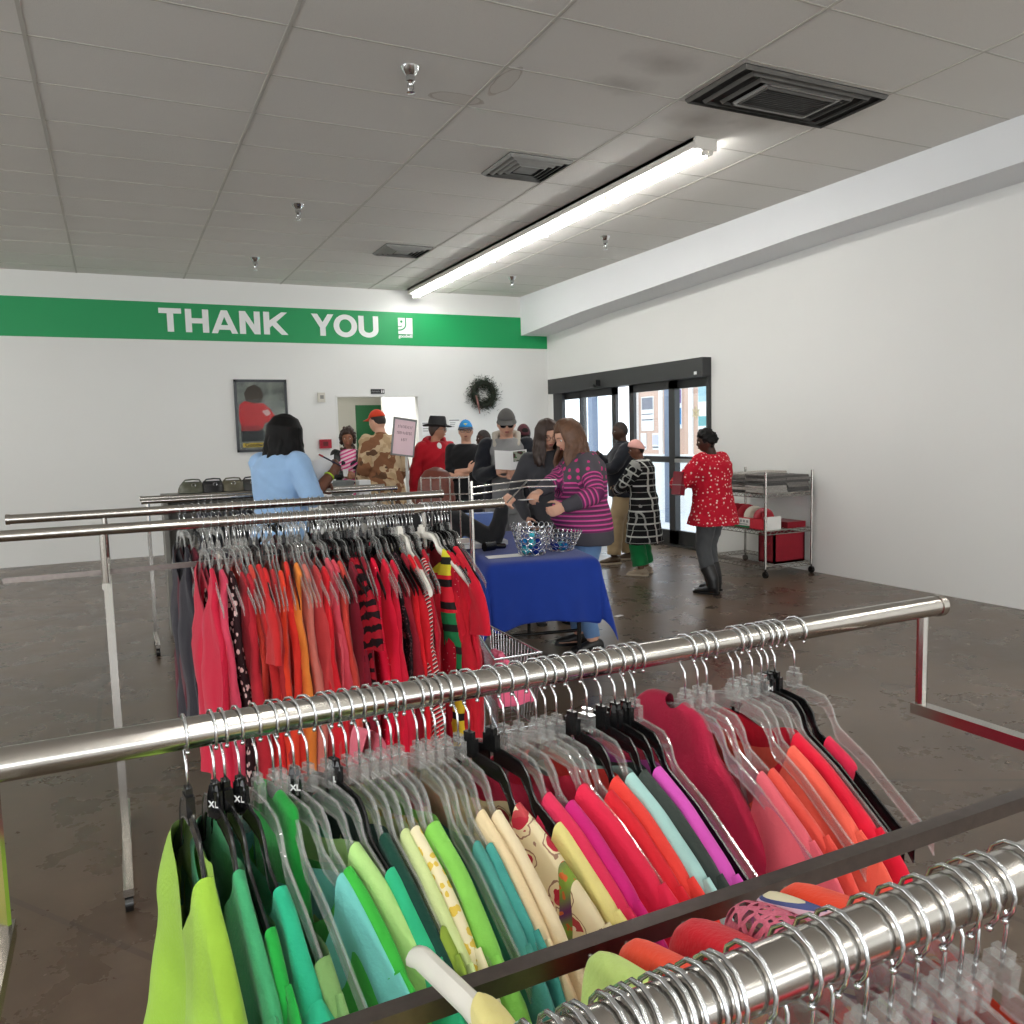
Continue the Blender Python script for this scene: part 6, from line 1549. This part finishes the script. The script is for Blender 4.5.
PAPERM = [mat('newsprint_%d' % i, c, rough=.85, var=.55, scale=70) for i, c in enumerate(((160, 156, 150), (120, 116, 112), (88, 86, 84), (180, 172, 164)))]
npb = [MB().loft([((0, 0, 0.001), (.15, 0, 0), (0, .12, 0)), ((0, 0, 0.0), (.15, 0, 0), (0, .12, 0))], 4) for _ in range(1)]
def newsp(i):
    m = MB(); h = .022; m.box((-.16, -.13, 0), (.16, .13, h*.45)); m.box((-.157, -.127, h*.5), (.158, .128, h)); m.tube([(.158, -.128, h*.5), (.158, .128, h*.5)], h*.48, 8)
    return m.mesh('newspaper')
nm = newsp(0); fixnorm(nm); nm.materials.append(PAPERM[0]); nm.materials.append(PAPERM[0]); rg = random.Random(4)
PL = ['top of', 'second in', 'third in', 'fourth in', 'fifth in', 'lowest in']
for si, (x, y, n) in enumerate(((.15, .15, 8), (.45, .15, 7), (.16, .44, 8), (.45, .46, 8), (.16, .76, 7), (.45, .76, 7))):
    for q in range(n):
        o = bpy.data.objects.new('newspaper', nm); link(o); o.location = (5.58+x+rg.uniform(-.012, .012), 5.95+y+rg.uniform(-.012, .012), .8205+q*.0235); o.rotation_euler = (0, 0, rg.uniform(-.12, .12)+(PI if rg.random() < .5 else 0)); o.scale = (.92, 1, 1)
        o.material_slots[0].link = 'OBJECT'; o.material_slots[0].material = PAPERM[rg.randint(0, 3)]
        tag(o, 'folded newspaper in the grey heaps on the top wire shelf', 'newspaper', 'newspapers on the top wire shelf')
bx = thing('display_box', 'long red and white cardboard display box on the middle wire shelf', 'box', (5.60, 5.99, .458)); RBX = mat('red_card', (190, 34, 52), rough=.6); WBX = mat('white_card', (232, 230, 226), rough=.6)
build('tray', MB().box((0, 0, 0), (.012, .62, .11), 0).box((.2, 0, 0), (.212, .62, .11), 0).box((0, .61, 0), (.212, .62, .11), 0).box((.0, 0, 0), (.212, .62, .006), 1).box((0, -.004, 0), (.212, .006, .13), 1), [RBX, WBX], bx, smooth=False)
build('printed_label', MB().box((-.002, .2, .03), (0, .42, .1)), WBX, bx, smooth=False); build('green_stripe', MB().box((-.002, .2, .008), (0, .42, .028)), mat('green_card', (40, 110, 70)), bx, smooth=False)
m = MB()
for i in range(4): m.box((-.0035, .22+i*.045, .06), (-.002, .25+i*.045, .085)); m.box((-.0035, .23, .04), (-.002, .40, .048))
build('label_print', m, mat('sign_grey', (150, 150, 150)), bx, smooth=False)
PLM = [mat('plate_red', (170, 30, 46), rough=.35), mat('plate_cream', (228, 220, 200), rough=.35), mat('plate_green', (60, 110, 70), rough=.35)]
for i, (y, r, a, b) in enumerate(((6.11, .10, 0, 2), (6.24, .105, 1, 2), (6.34, .11, 0, 1), (6.42, .11, 0, 0), (6.5, .11, 0, 1), (6.05, .085, 0, 0))):
    t = thing('holiday_plate', ['red plate with green centre standing in the display box, nearest the white end', 'cream plate with green wreath ring standing in the display box', 'red plate with cream centre, just behind the cream wreath plate', 'plain red plate in the middle of the display box', 'red plate with cream centre at the far end of the display box', 'small plain red plate leaning at the white end of the display box'][i], 'plate', (5.705, y, .47+r), 0, 'round plates in the display box')
    t.rotation_euler = (0, math.radians(0), math.radians(60+6*i))
    Rm = Matrix.Rotation(PI/2, 4, 'Y')
    build('rim', MB().lathe([(r, 0), (r, .004), (r*.6, .008), (r*.6, .004)], n=28).xf(Rm), PLM[a], t); build('centre', MB().lathe([(r*.6, .0035), (r*.6, .0085), (r*.3, .009)], n=28).xf(Rm), PLM[b], t); 
    build('motif', MB().lathe([(r*.3, .0085), (r*.28, .0095)], n=20).xf(Rm), PLM[(b+1) % 3], t)
bn_ = thing('fabric_bin', 'dark red fabric bin on the bottom wire shelf', 'bin', (5.74, 6.0, .12)); DR = cloth('dark_red_fabric', (134, 16, 34))
build('bin_wall', MB().box((0, 0, 0), (.40, .02, .29)).box((0, .2, 0), (.40, .22, .29)).box((0, 0, 0), (.02, .22, .29)).box((.38, 0, 0), (.40, .22, .29)).box((0, 0, 0), (.40, .22, .02)), DR, bn_, smooth=False)
build('bin_handle', MB().tube([(-.003, .06, .2), (-.02, .08, .17), (-.02, .14, .17), (-.003, .16, .2)], .008, 6), DR, bn_)
o = build('red_box', MB().box((5.9, 5.99, .46), (6.14, 6.3, .52)), DR, smooth=False); tag(o, 'flat dark red box on the middle wire shelf by the wall', 'box')
# scraps on the floor
for i, (x, y, l) in enumerate(((3.75, 4.55, 'small white paper scrap on the floor right of the blue table'), (3.5, 5.35, 'tiny pale scrap of paper on the floor beyond the table'))):
    o = build('paper_scrap', MB().obox((x, y, .002), (.035, .01, 0), (-.006, .018, 0), (0, 0, .0012)), PAPER, smooth=False); tag(o, l, 'paper')
